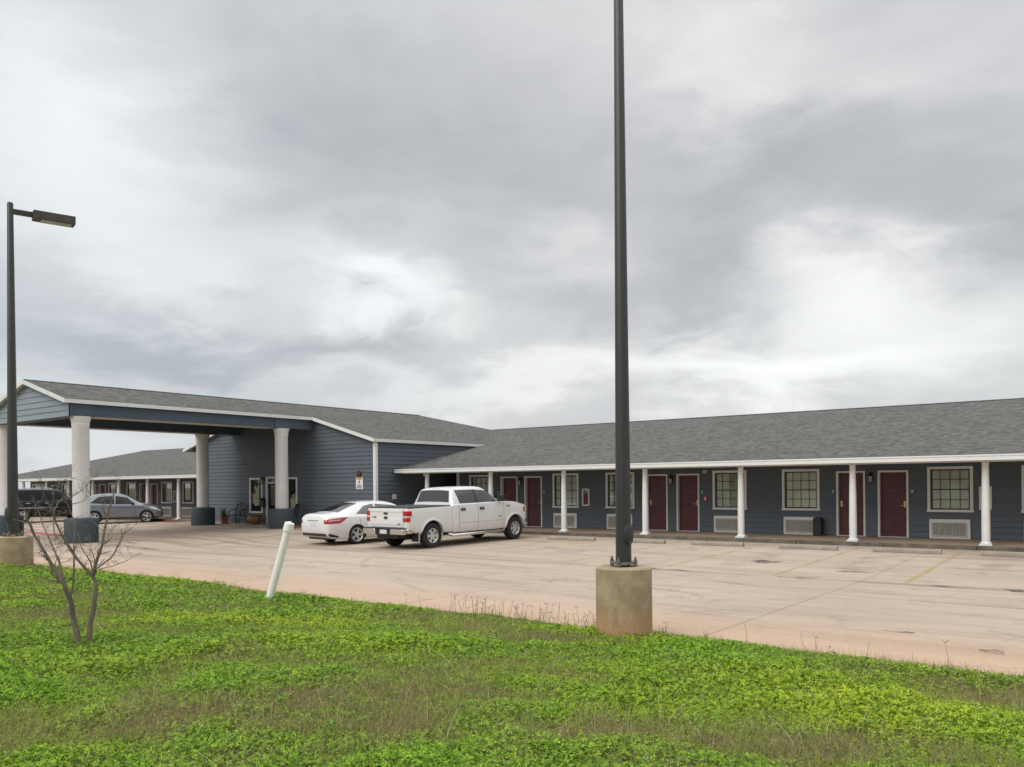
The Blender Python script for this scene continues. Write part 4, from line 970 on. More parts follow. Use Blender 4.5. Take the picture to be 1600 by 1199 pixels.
class Shell:
    """car shell as a loft; keys: x, bottom z, half width, shoulder z, shoulder half width, top z, top half width"""
    def __init__(s, keys, step=0.05, linear=False):
        s.k = np.array(keys, float); s.lin = linear
        xs = [s.k[0, 0]]
        for a, b in zip(s.k[:-1, 0], s.k[1:, 0]): n = max(1, int(round((b - a) / step))); xs += list(a + (b - a) * (np.arange(n) + 1) / n)
        s.xs = xs
    def par(s, x):
        f = (lambda c: float(np.interp(x, s.k[:, 0], s.k[:, c]))) if s.lin else (lambda c: float(pchip(s.k[:, 0], s.k[:, c], np.array(x))))
        return [f(c) for c in range(1, 7)]
    def half(s, x):
        zb, w, zs, ws, zt, wt = s.par(x); dz = zs - zb; ht = zt - zs; e = min(0.075, ht * 0.5)
        p = [(0, zb), (w - 0.13, zb), (w - 0.045, zb + 0.02), (w - 0.012, zb + 0.09), (w, zb + dz * 0.40), (w * 0.998, zb + dz * 0.62), (w - 0.3 * (w - ws), zb + dz * 0.86), (ws, zs)]
        k = min(1.0, ht / 0.3)
        p += [(ws - 0.03 * k - 0.005, zs + 0.04 * ht + 0.002)]
        a = p[-1]; b = (wt, zt - e)
        for f in (0.33, 0.66): p.append((a[0] + (b[0] - a[0]) * f + 0.018 * k * math.sin(f * math.pi), a[1] + (b[1] - a[1]) * f))
        p += [b, (wt * 0.93, zt - e * 0.45), (wt * 0.72, zt - e * 0.16), (wt * 0.4, zt - e * 0.04), (0, zt)]
        return p
    def mesh(s, name, mats, arches=(), ar=0.38, aw=0.45):
        mb = MB(); rings = [s.half(x) for x in s.xs]; n = len(rings[0]); ring = []
        for x, h in zip(s.xs, rings):
            ring.append([(x, -y, z) for y, z in h] + [(x, y, z) for y, z in h[-2:0:-1]])
        N = len(ring[0]); mb.v = [p for r in ring for p in r]
        for i in range(len(ring) - 1):
            for k in range(N): mb.f.append([i * N + k, i * N + (k + 1) % N, (i + 1) * N + (k + 1) % N, (i + 1) * N + k]); mb.m.append(0)
        mb.f.append(list(range(N))[::-1]); mb.m.append(0); mb.f.append([(len(ring) - 1) * N + k for k in range(N)]); mb.m.append(0)
        me = mb.mesh(name, mats)
        bm = bmesh.new(); bm.from_mesh(me); bmesh.ops.recalc_face_normals(bm, faces=bm.faces); bm.to_mesh(me); bm.free()
        if arches:
            o = bpy.data.objects.new('tmp', me); COL.objects.link(o); cs = []
            for (ax, az) in arches:
                for sg in (1, -1):
                    w = s.par(ax)[1]; c = MB()
                    y0, y1 = sorted((sg * (w - aw), sg * (w + 0.2)))
                    c.lathe([(0.0001, y0), (ar, y0), (ar, y1), (0.0001, y1)], 40, 1, c=(ax, 0, az), axis='y')
                    cm = c.mesh('cut', mats); b2 = bmesh.new(); b2.from_mesh(cm); bmesh.ops.remove_doubles(b2, verts=b2.verts, dist=1e-3); bmesh.ops.recalc_face_normals(b2, faces=b2.faces); b2.to_mesh(cm); b2.free()
                    co = bpy.data.objects.new('cut', cm); COL.objects.link(co); cs.append(co)
                    md = o.modifiers.new('b', 'BOOLEAN'); md.operation = 'DIFFERENCE'; md.object = co; md.solver = 'EXACT'
            dg = bpy.context.evaluated_depsgraph_get()
            me2 = bpy.data.meshes.new_from_object(o.evaluated_get(dg)); me2.name = name
            for q in cs + [o]: bpy.data.objects.remove(q)
            me = me2
        me.polygons.foreach_set('use_smooth', [True] * len(me.polygons)); me.set_sharp_from_angle(angle=R(28))
        return me
    def side(s, x, z, off=0.0):
        h = s.half(x); zz = [p[1] for p in h[1:12]]; yy = [p[0] for p in h[1:12]]
        return float(np.interp(z, zz, yy)) + off
    def top(s, x, y):
        h = s.half(x)[7:][::-1]
        return float(np.interp(abs(y), [p[0] for p in h], [p[1] for p in h]))
    def side_patch(s, mb, c, off=0.006, nx=8, nz=5, sides=(1, -1), mi=0):
        """c: four (x,z) corners, lower rear, lower front, upper front, upper rear"""
        for sg in sides:
            pts = []
            for j in range(nz + 1):
                for i in range(nx + 1):
                    a, b = i / nx, j / nz
                    x = (c[0][0] * (1 - a) + c[1][0] * a) * (1 - b) + (c[3][0] * (1 - a) + c[2][0] * a) * b
                    z = (c[0][1] * (1 - a) + c[1][1] * a) * (1 - b) + (c[3][1] * (1 - a) + c[2][1] * a) * b
                    pts.append((x, sg * s.side(x, z, off), z))
            fs = [[j * (nx + 1) + i, j * (nx + 1) + i + 1, (j + 1) * (nx + 1) + i + 1, (j + 1) * (nx + 1) + i] for j in range(nz) for i in range(nx)]
            mb.add(pts, fs if sg < 0 else [f[::-1] for f in fs], mi)
    def panes(s, t, quads, name='window', off=0.008, glass='carglass'):
        for c in quads:
            for sg in (1, -1):
                mb = MB(); s.side_patch(mb, c, off, sides=(sg,)); mb.build(name, MT[glass], t, smooth=40, local=True)
    def seams(s, t, quads):
        for c, nx, nz in quads:
            for sg in (1, -1):
                mb = MB(); s.side_patch(mb, c, 0.003, nx, nz, (sg,)); mb.build('door_seam', MT['seam'], t, local=True)
    def top_patch(s, mb, x0, x1, w0, w1, off=0.006, nx=10, ny=10, mi=0):
        """glass laid on the top surface from x0 (half width w0) to x1 (half width w1)"""
        pts = []
        for i in range(nx + 1):
            x = x0 + (x1 - x0) * i / nx; w = w0 + (w1 - w0) * i / nx
            sl = (s.top(x + 0.02, 0) - s.top(x - 0.02, 0)) / 0.04; nn = math.hypot(1, sl)
            for j in range(ny + 1):
                y = -w + 2 * w * j / ny; pts.append((x - off * sl / nn, y, s.top(x, y) + off / nn))
        mb.add(pts, [[i * (ny + 1) + j, (i + 1) * (ny + 1) + j, (i + 1) * (ny + 1) + j + 1, i * (ny + 1) + j + 1] for i in range(nx) for j in range(ny)], mi)

def add_wheels(t, spots, r, w, rim_r, spokes, rim_mat, style):
    first = None
    for (x, y) in spots:
        sg = 1 if y > 0 else -1
        if first is None:
            o = bpy.data.objects.new('wheel', None); COL.objects.link(o); o.parent = t; o.empty_display_size = 0.2
            ty = MB(); prof = [(rim_r, -w / 2 + 0.01), (rim_r + 0.02, -w / 2), (r * 0.93, -w / 2 + 0.005), (r - 0.008, -w / 2 + 0.03), (r, -w / 2 + 0.05), (r, -0.01), (r - 0.008, -0.008), (r - 0.008, 0.008), (r, 0.01), (r, w / 2 - 0.05), (r - 0.008, w / 2 - 0.03), (r * 0.93, w / 2 - 0.005), (rim_r + 0.02, w / 2), (rim_r, w / 2 - 0.01)]
            ty.lathe(prof, 44, axis='y'); ty.build('tyre', MT['tyre'], o, smooth=35, local=True)
            ri = MB(); ro = -w / 2 + 0.018
            ri.lathe([(rim_r, -w / 2 + 0.01), (rim_r - 0.012, -w / 2 + 0.006), (rim_r - 0.03, ro + 0.012), (rim_r - 0.034, w / 2 - 0.02)], 44, axis='y')
            ri.lathe([(0.0005, ro - 0.004), (0.03, ro - 0.004), (0.035, ro), (0.085, ro + 0.006), (0.09, ro + 0.04)], 24, axis='y')
            for k in range(spokes):
                for dd in ((-0.16, 0.16) if style == 'split' else (0,)):
                    a = 2 * math.pi * k / spokes + dd; ca, sa = math.cos(a), math.sin(a); w0, w1 = ((0.022, 0.018) if style == 'split' else (0.04, 0.055))
                    if style == 'fan': w0, w1 = 0.03, 0.05
                    pts = []
                    for rr, ww, yy in ((0.06, w0, ro + 0.004), (rim_r - 0.02, w1, ro + 0.006)):
                        for s2 in (-1, 1):
                            for dy in (0, 0.035): pts.append((rr * ca - s2 * ww * sa, yy + dy, rr * sa + s2 * ww * ca))
                    ri.add(pts, [[0, 4, 6, 2], [1, 3, 7, 5], [0, 1, 5, 4], [2, 6, 7, 3], [4, 5, 7, 6]])
            ri.build('rim', rim_mat, o, smooth=30, local=True)
            bk = MB(); bk.lathe([(0.0005, ro + 0.075), (rim_r - 0.03, ro + 0.075)], 32, axis='y'); bk.build('brake_disc', MT['darkalloy'], o, local=True)
            first = o
        else: o = dup(first, t)
        o.location = (x, y, r); o.rotation_euler = (0, 0, math.pi if sg > 0 else 0)

def part(mb, name, mat, t, smooth=None, bevel=0.0): return mb.build(name, mat, t, smooth, bevel, local=True)
def lettering(name, txt, size, mat, t, loc, rot):
    cu = bpy.data.curves.new(name, 'FONT'); cu.body = txt; cu.size = size; cu.extrude = 0.004; cu.align_x = 'CENTER'
    o = bpy.data.objects.new('tmp', cu); COL.objects.link(o)
    me = bpy.data.meshes.new_from_object(o.evaluated_get(bpy.context.evaluated_depsgraph_get())); bpy.data.objects.remove(o)
    me.name = name; me.materials.clear(); me.materials.append(mat)
    q = link(name, me, t, True); q.location = loc; q.rotation_euler = rot; return q

def arch_lip(shell, x, z, r, mat, t, proud=0.03, width=0.07):
    for sg in (1, -1):
        mb = MB(); pts = []; n = 26
        for k in range(n + 1):
            a = R(-14) + (math.pi + R(28)) * k / n; ca, sa = math.cos(a), math.sin(a)
            def pt(rr, off):
                xx, zz = x + rr * ca, z + rr * sa; return (xx, sg * (shell.side(xx, zz) + off), zz)
            w0 = shell.side(x, z + r)
            pts += [(x + r * ca, sg * (shell.side(x + r * ca, z + r * sa) - 0.10), z + r * sa), pt(r, proud * 0.8), pt(r + width * 0.4, proud), pt(r + width * 1.3, -0.004)]
        f = [[4 * k + j, 4 * k + j + 1, 4 * k + j + 5, 4 * k + j + 4] for k in range(n) for j in range(3)]
        mb.add(pts, f if sg > 0 else [q[::-1] for q in f]); mb.build('wheel_arch', mat, t, smooth=50, local=True)

def truck():
    s_ = R(5); rt = Vector((math.cos(s_), -math.sin(s_), 0)); c = Vector((-17.88, 19.55, -0.07)) - rt * 0.86
    t = thing('pickup_truck', 'white crew cab pickup truck parked nose to the walkway beside the sedan', 'pickup truck', c, (0, R(-1.0), math.pi / 2 - s_))
    W = MT['paint_white']; WB = 3.98
    # cargo bed
    bed = Shell([(-1.05, 0.62, 0.93, 1.285, 0.90, 1.30, 0.86), (-1.0, 0.60, 0.975, 1.30, 0.945, 1.315, 0.90), (-0.6, 0.50, 0.985, 1.305, 0.955, 1.32, 0.91), (0.885, 0.46, 0.985, 1.315, 0.96, 1.33, 0.92)], linear=True)
    me = bed.mesh('cargo_bed', [W, MT['black']], [(0, 0.43)], 0.485); bo = link('cargo_bed', me, t, True)
    cv = MB(); cv.box(-0.98, 0.86, -0.93, 0.93, 1.315, 1.352); part(cv, 'bed_cover', MT['black'], t, bevel=0.015)
    arch_lip(bed, 0, 0.43, 0.47, W, bo)
    tg = MB(); tg.box(-1.085, -1.045, -0.78, 0.78, 0.72, 1.305); tg.box(-1.10, -1.08, -0.74, 0.74, 1.20, 1.27); tg.box(-1.098, -1.08, -0.74, 0.74, 0.80, 1.0)
    to = part(tg, 'tailgate', W, t, bevel=0.015)
    hd = MB(); hd.box(-1.115, -1.085, -0.09, 0.09, 1.125, 1.185); part(hd, 'handle', MT['black'], to, bevel=0.01)
    em = MB(); em.lathe([(0.001, -0.002), (0.042, 0.0), (0.046, 0.012)], 20, axis='y'); em.xf(lambda x, y, z: (y - 1.112, x * 2.1, z + 1.015)); part(em, 'badge', MT['ink'], to)
    lettering('badge_text', 'F-150', 0.085, MT['ink'], to, (-1.102, 0.56, 1.00), (R(90), 0, R(-90)))
    lettering('badge_text', 'XLT', 0.075, MT['ink'], to, (-1.102, -0.62, 0.80), (R(90), 0, R(-90)))
    # cab and front end
    cab = Shell([(0.91, 0.44, 0.97, 1.32, 0.955, 1.34, 0.88), (0.95, 0.42, 0.985, 1.335, 0.965, 1.50, 0.84), (1.09, 0.42, 0.99, 1.345, 0.965, 1.87, 0.74), (1.32, 0.42, 0.99, 1.35, 0.965, 1.925, 0.72), (1.95, 0.42, 0.99, 1.355, 0.965, 1.945, 0.72), (2.40, 0.42, 0.99, 1.36, 0.965, 1.94, 0.715), (2.62, 0.42, 0.99, 1.365, 0.965, 1.895, 0.70), (2.76, 0.42, 0.99, 1.365, 0.965, 1.82, 0.71), (3.48, 0.43, 0.985, 1.36, 0.955, 1.41, 0.84), (3.72, 0.45, 0.985, 1.31, 0.95, 1.385, 0.78), (4.15, 0.47, 0.98, 1.27, 0.94, 1.36, 0.74), (4.50, 0.50, 0.965, 1.23, 0.925, 1.315, 0.73), (4.64, 0.52, 0.92, 1.16, 0.89, 1.235, 0.70), (4.70, 0.55, 0.82, 1.08, 0.80, 1.14, 0.64)], linear=False)
    me = cab.mesh('body', [W, MT['black']], [(WB, 0.43)], 0.485); bo = link('body', me, t, True)
    arch_lip(cab, WB, 0.43, 0.47, W, bo)
    cab.panes(t, ([(1.28, 1.385), (2.04, 1.385), (2.04, 1.83), (1.20, 1.83)], [(2.12, 1.385), (3.24, 1.39), (2.80, 1.77), (2.12, 1.83)]))
    for sg in (1, -1):
        g = MB(); cab.side_patch(g, [(2.04, 1.385), (2.12, 1.385), (2.12, 1.83), (2.04, 1.83)], 0.007, 2, 5, (sg,)); part(g, 'door_pillar', MT['black'], t)
    g = MB(); cab.top_patch(g, 0.937, 1.06, 0.76, 0.67); part(g, 'rear_window', MT['carglass'], t, smooth=40)
    g = MB(); cab.top_patch(g, 2.82, 3.45, 0.62, 0.74); part(g, 'windscreen', MT['carglass'], t, smooth=40)
    cab.seams(bo, [([(x0, 0.47), (x0 + .012, 0.47), (x0 + .012, 1.35), (x0, 1.35)], 1, 10) for x0 in (1.18, 2.08, 3.38)] + [([(1.185, 0.74), (3.38, 0.74), (3.38, 0.747), (1.185, 0.747)], 20, 1)])
    for x in (1.27, 2.17):
        for sg in (1, -1):
            h = MB(); y = cab.side(x + .1, 1.19); h.box(x, x + 0.21, sg * y, sg * (y + 0.03), 1.145, 1.235); ho = part(h, 'door_handle', MT['black'], t, bevel=0.012)
            k = MB(); k.box(x + 0.03, x + 0.18, sg * (y + 0.028), sg * (y + 0.045), 1.185, 1.212); part(k, 'handle_grip', MT['chrome'], ho, bevel=0.006)
    for sg in (1, -1):
        m = MB(); y = cab.side(3.2, 1.42); m.box(3.13, 3.26, sg * (y + 0.07), sg * (y + 0.30), 1.385, 1.62); m.box(3.16, 3.24, sg * (y - 0.03), sg * (y + 0.09), 1.40, 1.46); part(m, 'mirror', MT['black'], t, bevel=0.03)
        st = MB(); y = 0.99; st.tube([(0.78, sg * (y - 0.1), 0.40), (0.86, sg * (y + .02), 0.36), (3.32, sg * (y + .02), 0.36), (3.42, sg * (y - 0.1), 0.40)], [0.05] * 4, 12); part(st, 'side_step', MT['chrome'], t, smooth=50)
        l = MB(); l.box(-1.075, -1.03, sg * 0.79, sg * 0.965, 1.08, 1.235); l.box(-1.05, -0.88, sg * 0.93, sg * 0.99, 1.08, 1.235); l.box(-1.075, -1.03, sg * 0.79, sg * 0.965, 0.90, 1.02); l.box(-1.05, -0.94, sg * 0.93, sg * 0.988, 0.90, 1.02)
        lo = part(l, 'tail_light', MT['taillight'], t, bevel=0.012)
        q = MB(); q.box(-1.073, -1.03, sg * 0.79, sg * 0.962, 1.022, 1.078); q.box(-1.05, -0.90, sg * 0.93, sg * 0.986, 1.022, 1.078); part(q, 'reverse_lamp', MT['clearlamp'], lo, bevel=0.008)
        hl = MB(); hl.box(4.48, 4.655, sg * 0.70, sg * 0.935, 0.93, 1.17); part(hl, 'headlight', MT['clearlamp'], t, bevel=0.03)
        am = MB(); am.box(4.42, 4.56, sg * 0.90, sg * 0.966, 0.95, 1.16); part(am, 'turn_signal', MT['amber'], t, bevel=0.02)
        mf = MB(); mf.box(-0.62, -0.60, sg * 0.66, sg * 0.96, 0.25, 0.55); part(mf, 'mud_flap', MT['black'], t)
    b = MB(); b.box(-1.26, -1.06, -0.95, -0.36, 0.50, 0.68); b.box(-1.26, -1.06, 0.36, 0.95, 0.50, 0.68); b.box(-1.06, -0.86, -0.985, -0.90, 0.52, 0.68); b.box(-1.06, -0.86, 0.90, 0.985, 0.52, 0.68); bo2 = part(b, 'rear_bumper', MT['chrome'], t, bevel=0.03)
    k = MB(); k.box(-1.20, -1.05, -0.37, 0.37, 0.47, 0.67); k.box(-1.25, -1.05, -0.93, 0.93, 0.675, 0.705); k.box(-1.05, 0.9, -0.5, 0.5, 0.36, 0.52); k.box(0.5, 4.2, -0.42, 0.42, 0.32, 0.50); part(k, 'step_pad', MT['black'], t, bevel=0.01)
    k = MB(); k.box(-1.215, -1.20, -0.16, 0.16, 0.52, 0.65); part(k, 'licence_plate', MT['platewhite'], t)
    k = MB(); k.tube([(-1.0, -0.62, 0.42), (-0.3, -0.58, 0.40)], [0.045, 0.045], 12); k.tube([(0, -0.8, 0.41), (0, 0.8, 0.41)], [0.06, 0.06], 10); k.lathe([(0.001, -.16), (.12, -.12), (.15, 0), (.12, .12), (.001, .16)], 16, c=(0, 0.0, 0.40), axis='y'); part(k, 'axle', MT['darkalloy'], t, smooth=40)
    k = MB(); k.box(4.58, 4.75, -0.93, 0.93, 0.52, 0.74); k.box(4.48, 4.60, -0.955, 0.955, 0.55, 0.74); part(k, 'front_bumper', MT['chrome'], t, bevel=0.04)
    k = MB(); k.box(4.62, 4.73, -0.66, 0.66, 0.80, 1.12); part(k, 'grille', MT['chrome'], t, bevel=0.02)
    for sg in (1, -1):
        y = cab.side(3.62, 1.20) + 0.006
        lettering('fender_badge', 'F-150', 0.085, MT['ink'], t, (3.60, sg * y, 1.185), (R(90), 0, R(180) if sg > 0 else 0))
        k = MB(); y = cab.side(3.2, 0.87); k.box(3.08, 3.28, sg * y, sg * (y + 0.006), 0.855, 0.885); part(k, 'door_badge', MT['steel'], t)
    k = MB(); k.box(1.10, 1.16, -0.20, 0.20, 1.865, 1.892); part(k, 'brake_lamp', MT['clearlamp'], t, bevel=0.008)
    add_wheels(t, [(0, 0.85), (0, -0.85), (WB, 0.85), (WB, -0.85)], 0.405, 0.27, 0.235, 6, MT['alloy'], 'plain'); t.scale = (1, 1.03, 1)
truck()

def sedan():
    s_ = R(8); rt = Vector((math.cos(s_), -math.sin(s_), 0)); c = Vector((-21.34, 19.54, -0.065)) - rt * 0.79
    t = thing('sedan_car', 'white four-door sedan with red wraparound tail lights parked left of pickup', 'car', c, (0, R(-0.9), math.pi / 2 - s_))
    W = MT['paint_pearl']; WB = 2.78
    sh = Shell([(-1.19, 0.50, 0.66, 0.86, 0.64, 0.93, 0.56), (-1.16, 0.40, 0.80, 0.93, 0.74, 1.01, 0.64), (-1.08, 0.30, 0.865, 0.975, 0.79, 1.075, 0.69), (-0.92, 0.24, 0.895, 0.99, 0.83, 1.10, 0.70), (-0.70, 0.21, 0.91, 0.985, 0.86, 1.125, 0.70), (-0.48, 0.20, 0.915, 0.98, 0.865, 1.20, 0.67), (0.30, 0.19, 0.915, 0.955, 0.875, 1.425, 0.57), (0.75, 0.19, 0.915, 0.94, 0.875, 1.468, 0.555), (1.25, 0.19, 0.915, 0.93, 0.875, 1.465, 0.555), (1.70, 0.19, 0.915, 0.92, 0.875, 1.40, 0.56), (2.55, 0.19, 0.915, 0.91, 0.865, 1.02, 0.70), (2.85, 0.20, 0.905, 0.86, 0.84, 0.96, 0.68), (3.3, 0.21, 0.89, 0.78, 0.81, 0.87, 0.62), (3.6, 0.24, 0.82, 0.68, 0.74, 0.76, 0.56), (3.72, 0.32, 0.62, 0.58, 0.56, 0.64, 0.44)])
    me = sh.mesh('body', [W, MT['black']], [(0, 0.335), (WB, 0.335)], 0.365, 0.38); bo = link('body', me, t, True)
    sh.panes(t, ([(0.02, 1.05), (0.86, 1.00), (0.86, 1.37), (0.46, 1.31)], [(0.94, 0.995), (2.22, 0.965), (1.78, 1.285), (0.94, 1.365)]))
    g = MB(); sh.top_patch(g, -0.62, 0.24, 0.64, 0.52, 0.008); part(g, 'rear_window', MT['skyglass'], t, smooth=40)
    g = MB(); sh.top_patch(g, 1.80, 2.48, 0.53, 0.64, 0.008); part(g, 'windscreen', MT['carglass'], t, smooth=40)
    for sg in (1, -1):
        l = MB(); sh.side_patch(l, [(-1.189, 0.755), (-0.70, 0.765), (-0.36, 0.96), (-1.186, 0.905)], 0.012, 22, 4, (sg,)); lo = part(l, 'tail_light', MT['taillight'], t, smooth=40)
        k = MB(); sh.side_patch(k, [(-1.12, 0.84), (-0.74, 0.855), (-0.64, 0.892), (-1.10, 0.874)], 0.018, 8, 2, (sg,)); part(k, 'reverse_lamp', MT['clearlamp'], lo)
        m = MB(); y = sh.side(2.0, 0.98); m.box(1.97, 2.10, sg * (y + .03), sg * (y + .20), 0.95, 1.08); m.box(1.99, 2.08, sg * (y - .04), sg * (y + .06), 0.95, 1.0); part(m, 'mirror', W, t, bevel=0.03)
        hl = MB(); sh.side_patch(hl, [(3.05, 0.64), (3.58, 0.56), (3.52, 0.66), (3.0, 0.75)], 0.01, 8, 3, (sg,)); part(hl, 'headlight', MT['clearlamp'], t)
    sh.seams(bo, [([(x0, zz), (x0 + .01, zz), (x0 + .01, 0.93), (x0, 0.93)], 1, 8) for x0, zz in ((0.90, .30), (2.12, .30), (0.12, .62))])
    for x in (0.52, 1.10):
        for sg in (1, -1):
            h = MB(); y = sh.side(x, 0.86); h.box(x, x + 0.2, sg * (y - 0.005), sg * (y + 0.03), 0.84, 0.875); part(h, 'door_handle', MT['chrome'], t, bevel=0.008)
    k = MB(); k.box(-1.205, -1.16, -0.34, 0.34, 0.845, 0.875); part(k, 'trunk_trim', MT['chrome'], t, bevel=0.008)
    k = MB(); k.box(-1.202, -1.17, -0.155, 0.155, 0.67, 0.81); part(k, 'licence_plate', MT['platewhite'], t, bevel=0.004)
    k = MB(); k.box(-1.17, -0.95, -0.72, 0.72, 0.33, 0.43); sh.side_patch(k, [(-1.12, 0.33), (-0.78, 0.27), (-0.76, 0.33), (-1.11, 0.43)], 0.006, 8, 3); part(k, 'bumper_insert', MT['black'], t, bevel=0.01)
    k = MB(); k.box(-1.0, 3.4, -0.6, 0.6, 0.20, 0.34); part(k, 'underbody', MT['black'], t)
    k = MB(); k.box(-0.62, -0.60, -0.06, 0.06, 1.10, 1.115); k.lathe([(0.001, 1.43), (0.03, 1.455), (0.01, 1.50)], 8, c=(0.55, 0, 0)); part(k, 'antenna', MT['black'], t)
    add_wheels(t, [(0, 0.79), (0, -0.79), (WB, 0.79), (WB, -0.79)], 0.335, 0.22, 0.235, 5, MT['alloy'], 'split')
sedan()

def suv():
    s_ = R(30); rt = Vector((math.cos(s_), -math.sin(s_), 0)); c = Vector((-45.35, 22.4, -0.01)) - rt * 0.76
    t = thing('crossover_car', 'silver compact crossover parked behind the front right canopy column', 'car', c, (0, 0, math.pi / 2 - s_))
    W = MT['paint_silver']; WB = 2.62
    sh = Shell([(-0.82, 0.50, 0.62, 0.92, 0.60, 1.02, 0.52), (-0.76, 0.36, 0.78, 0.99, 0.76, 1.12, 0.62), (-0.60, 0.28, 0.86, 1.02, 0.82, 1.28, 0.62), (-0.30, 0.25, 0.885, 1.03, 0.835, 1.48, 0.57), (0.15, 0.22, 0.885, 1.01, 0.84, 1.575, 0.56), (0.8, 0.21, 0.885, 0.98, 0.845, 1.605, 0.56), (1.3, 0.21, 0.885, 0.965, 0.845, 1.575, 0.56), (1.6, 0.21, 0.885, 0.96, 0.845, 1.50, 0.56), (2.35, 0.21, 0.885, 0.955, 0.835, 1.10, 0.68), (2.7, 0.23, 0.88, 0.91, 0.81, 1.02, 0.66), (3.15, 0.26, 0.85, 0.83, 0.77, 0.93, 0.58), (3.38, 0.32, 0.76, 0.72, 0.68, 0.80, 0.50), (3.46, 0.40, 0.58, 0.64, 0.52, 0.68, 0.4)])
    me = sh.mesh('body', [W, MT['black']], [(0, 0.335), (WB, 0.335)], 0.375, 0.38); bo = link('body', me, t, True)
    sh.panes(t, ([(-0.22, 1.10), (0.98, 1.03), (0.98, 1.47), (0.22, 1.43)], [(1.04, 1.03), (2.05, 1.01), (1.62, 1.38), (1.04, 1.47)]), glass='privacy')
    g = MB(); sh.top_patch(g, -0.62, -0.16, 0.56, 0.50, 0.008); part(g, 'rear_window', MT['carglass'], t, smooth=40)
    g = MB(); sh.top_patch(g, 1.62, 2.30, 0.52, 0.62, 0.008); part(g, 'windscreen', MT['carglass'], t, smooth=40)
    cl = MB(); sh.side_patch(cl, [(-0.4, 0.235), (3.2, 0.26), (3.2, 0.33), (-0.4, 0.32)], 0.012, 24, 2); cl.box(3.36, 3.48, -0.55, 0.55, 0.36, 0.52); part(cl, 'body_cladding', MT['black'], t)
    sh.seams(bo, [([(x0, zz), (x0 + .01, zz), (x0 + .01, 0.99), (x0, 0.99)], 1, 8) for x0, zz in ((0.35, .55), (1.0, .36), (1.98, .36))])
    for sg in (1, -1):
        l = MB(); sh.side_patch(l, [(-0.78, 0.86), (-0.45, 0.90), (-0.42, 1.0), (-0.74, 1.0)], 0.014, 6, 3, (sg,)); part(l, 'tail_light', MT['taillight'], t)
        hl = MB(); sh.side_patch(hl, [(2.85, 0.76), (3.36, 0.62), (3.34, 0.72), (2.82, 0.86)], 0.012, 8, 3, (sg,)); part(hl, 'headlight', MT['clearlamp'], t)
        m = MB(); y = sh.side(1.9, 1.02); m.box(1.86, 1.98, sg * (y + .02), sg * (y + .20), 1.0, 1.13); part(m, 'mirror', MT['black'], t, bevel=0.03)
        h = MB(); y = sh.side(1.15, 0.90); h.box(1.1, 1.3, sg * y, sg * (y + .03), 0.885, 0.92); part(h, 'door_handle', W, t, bevel=0.008)
    k = MB(); k.box(-0.7, 3.2, -0.6, 0.6, 0.22, 0.36); part(k, 'underbody', MT['black'], t)
    k = MB(); k.box(-0.815, -0.79, -0.16, 0.16, 0.74, 0.86); part(k, 'licence_plate', MT['platewhite'], t)
    add_wheels(t, [(0, 0.77), (0, -0.77), (WB, 0.77), (WB, -0.77)], 0.335, 0.22, 0.235, 5, MT['alloy'], 'split'); t.scale = (1, 1, 1.04)
suv()

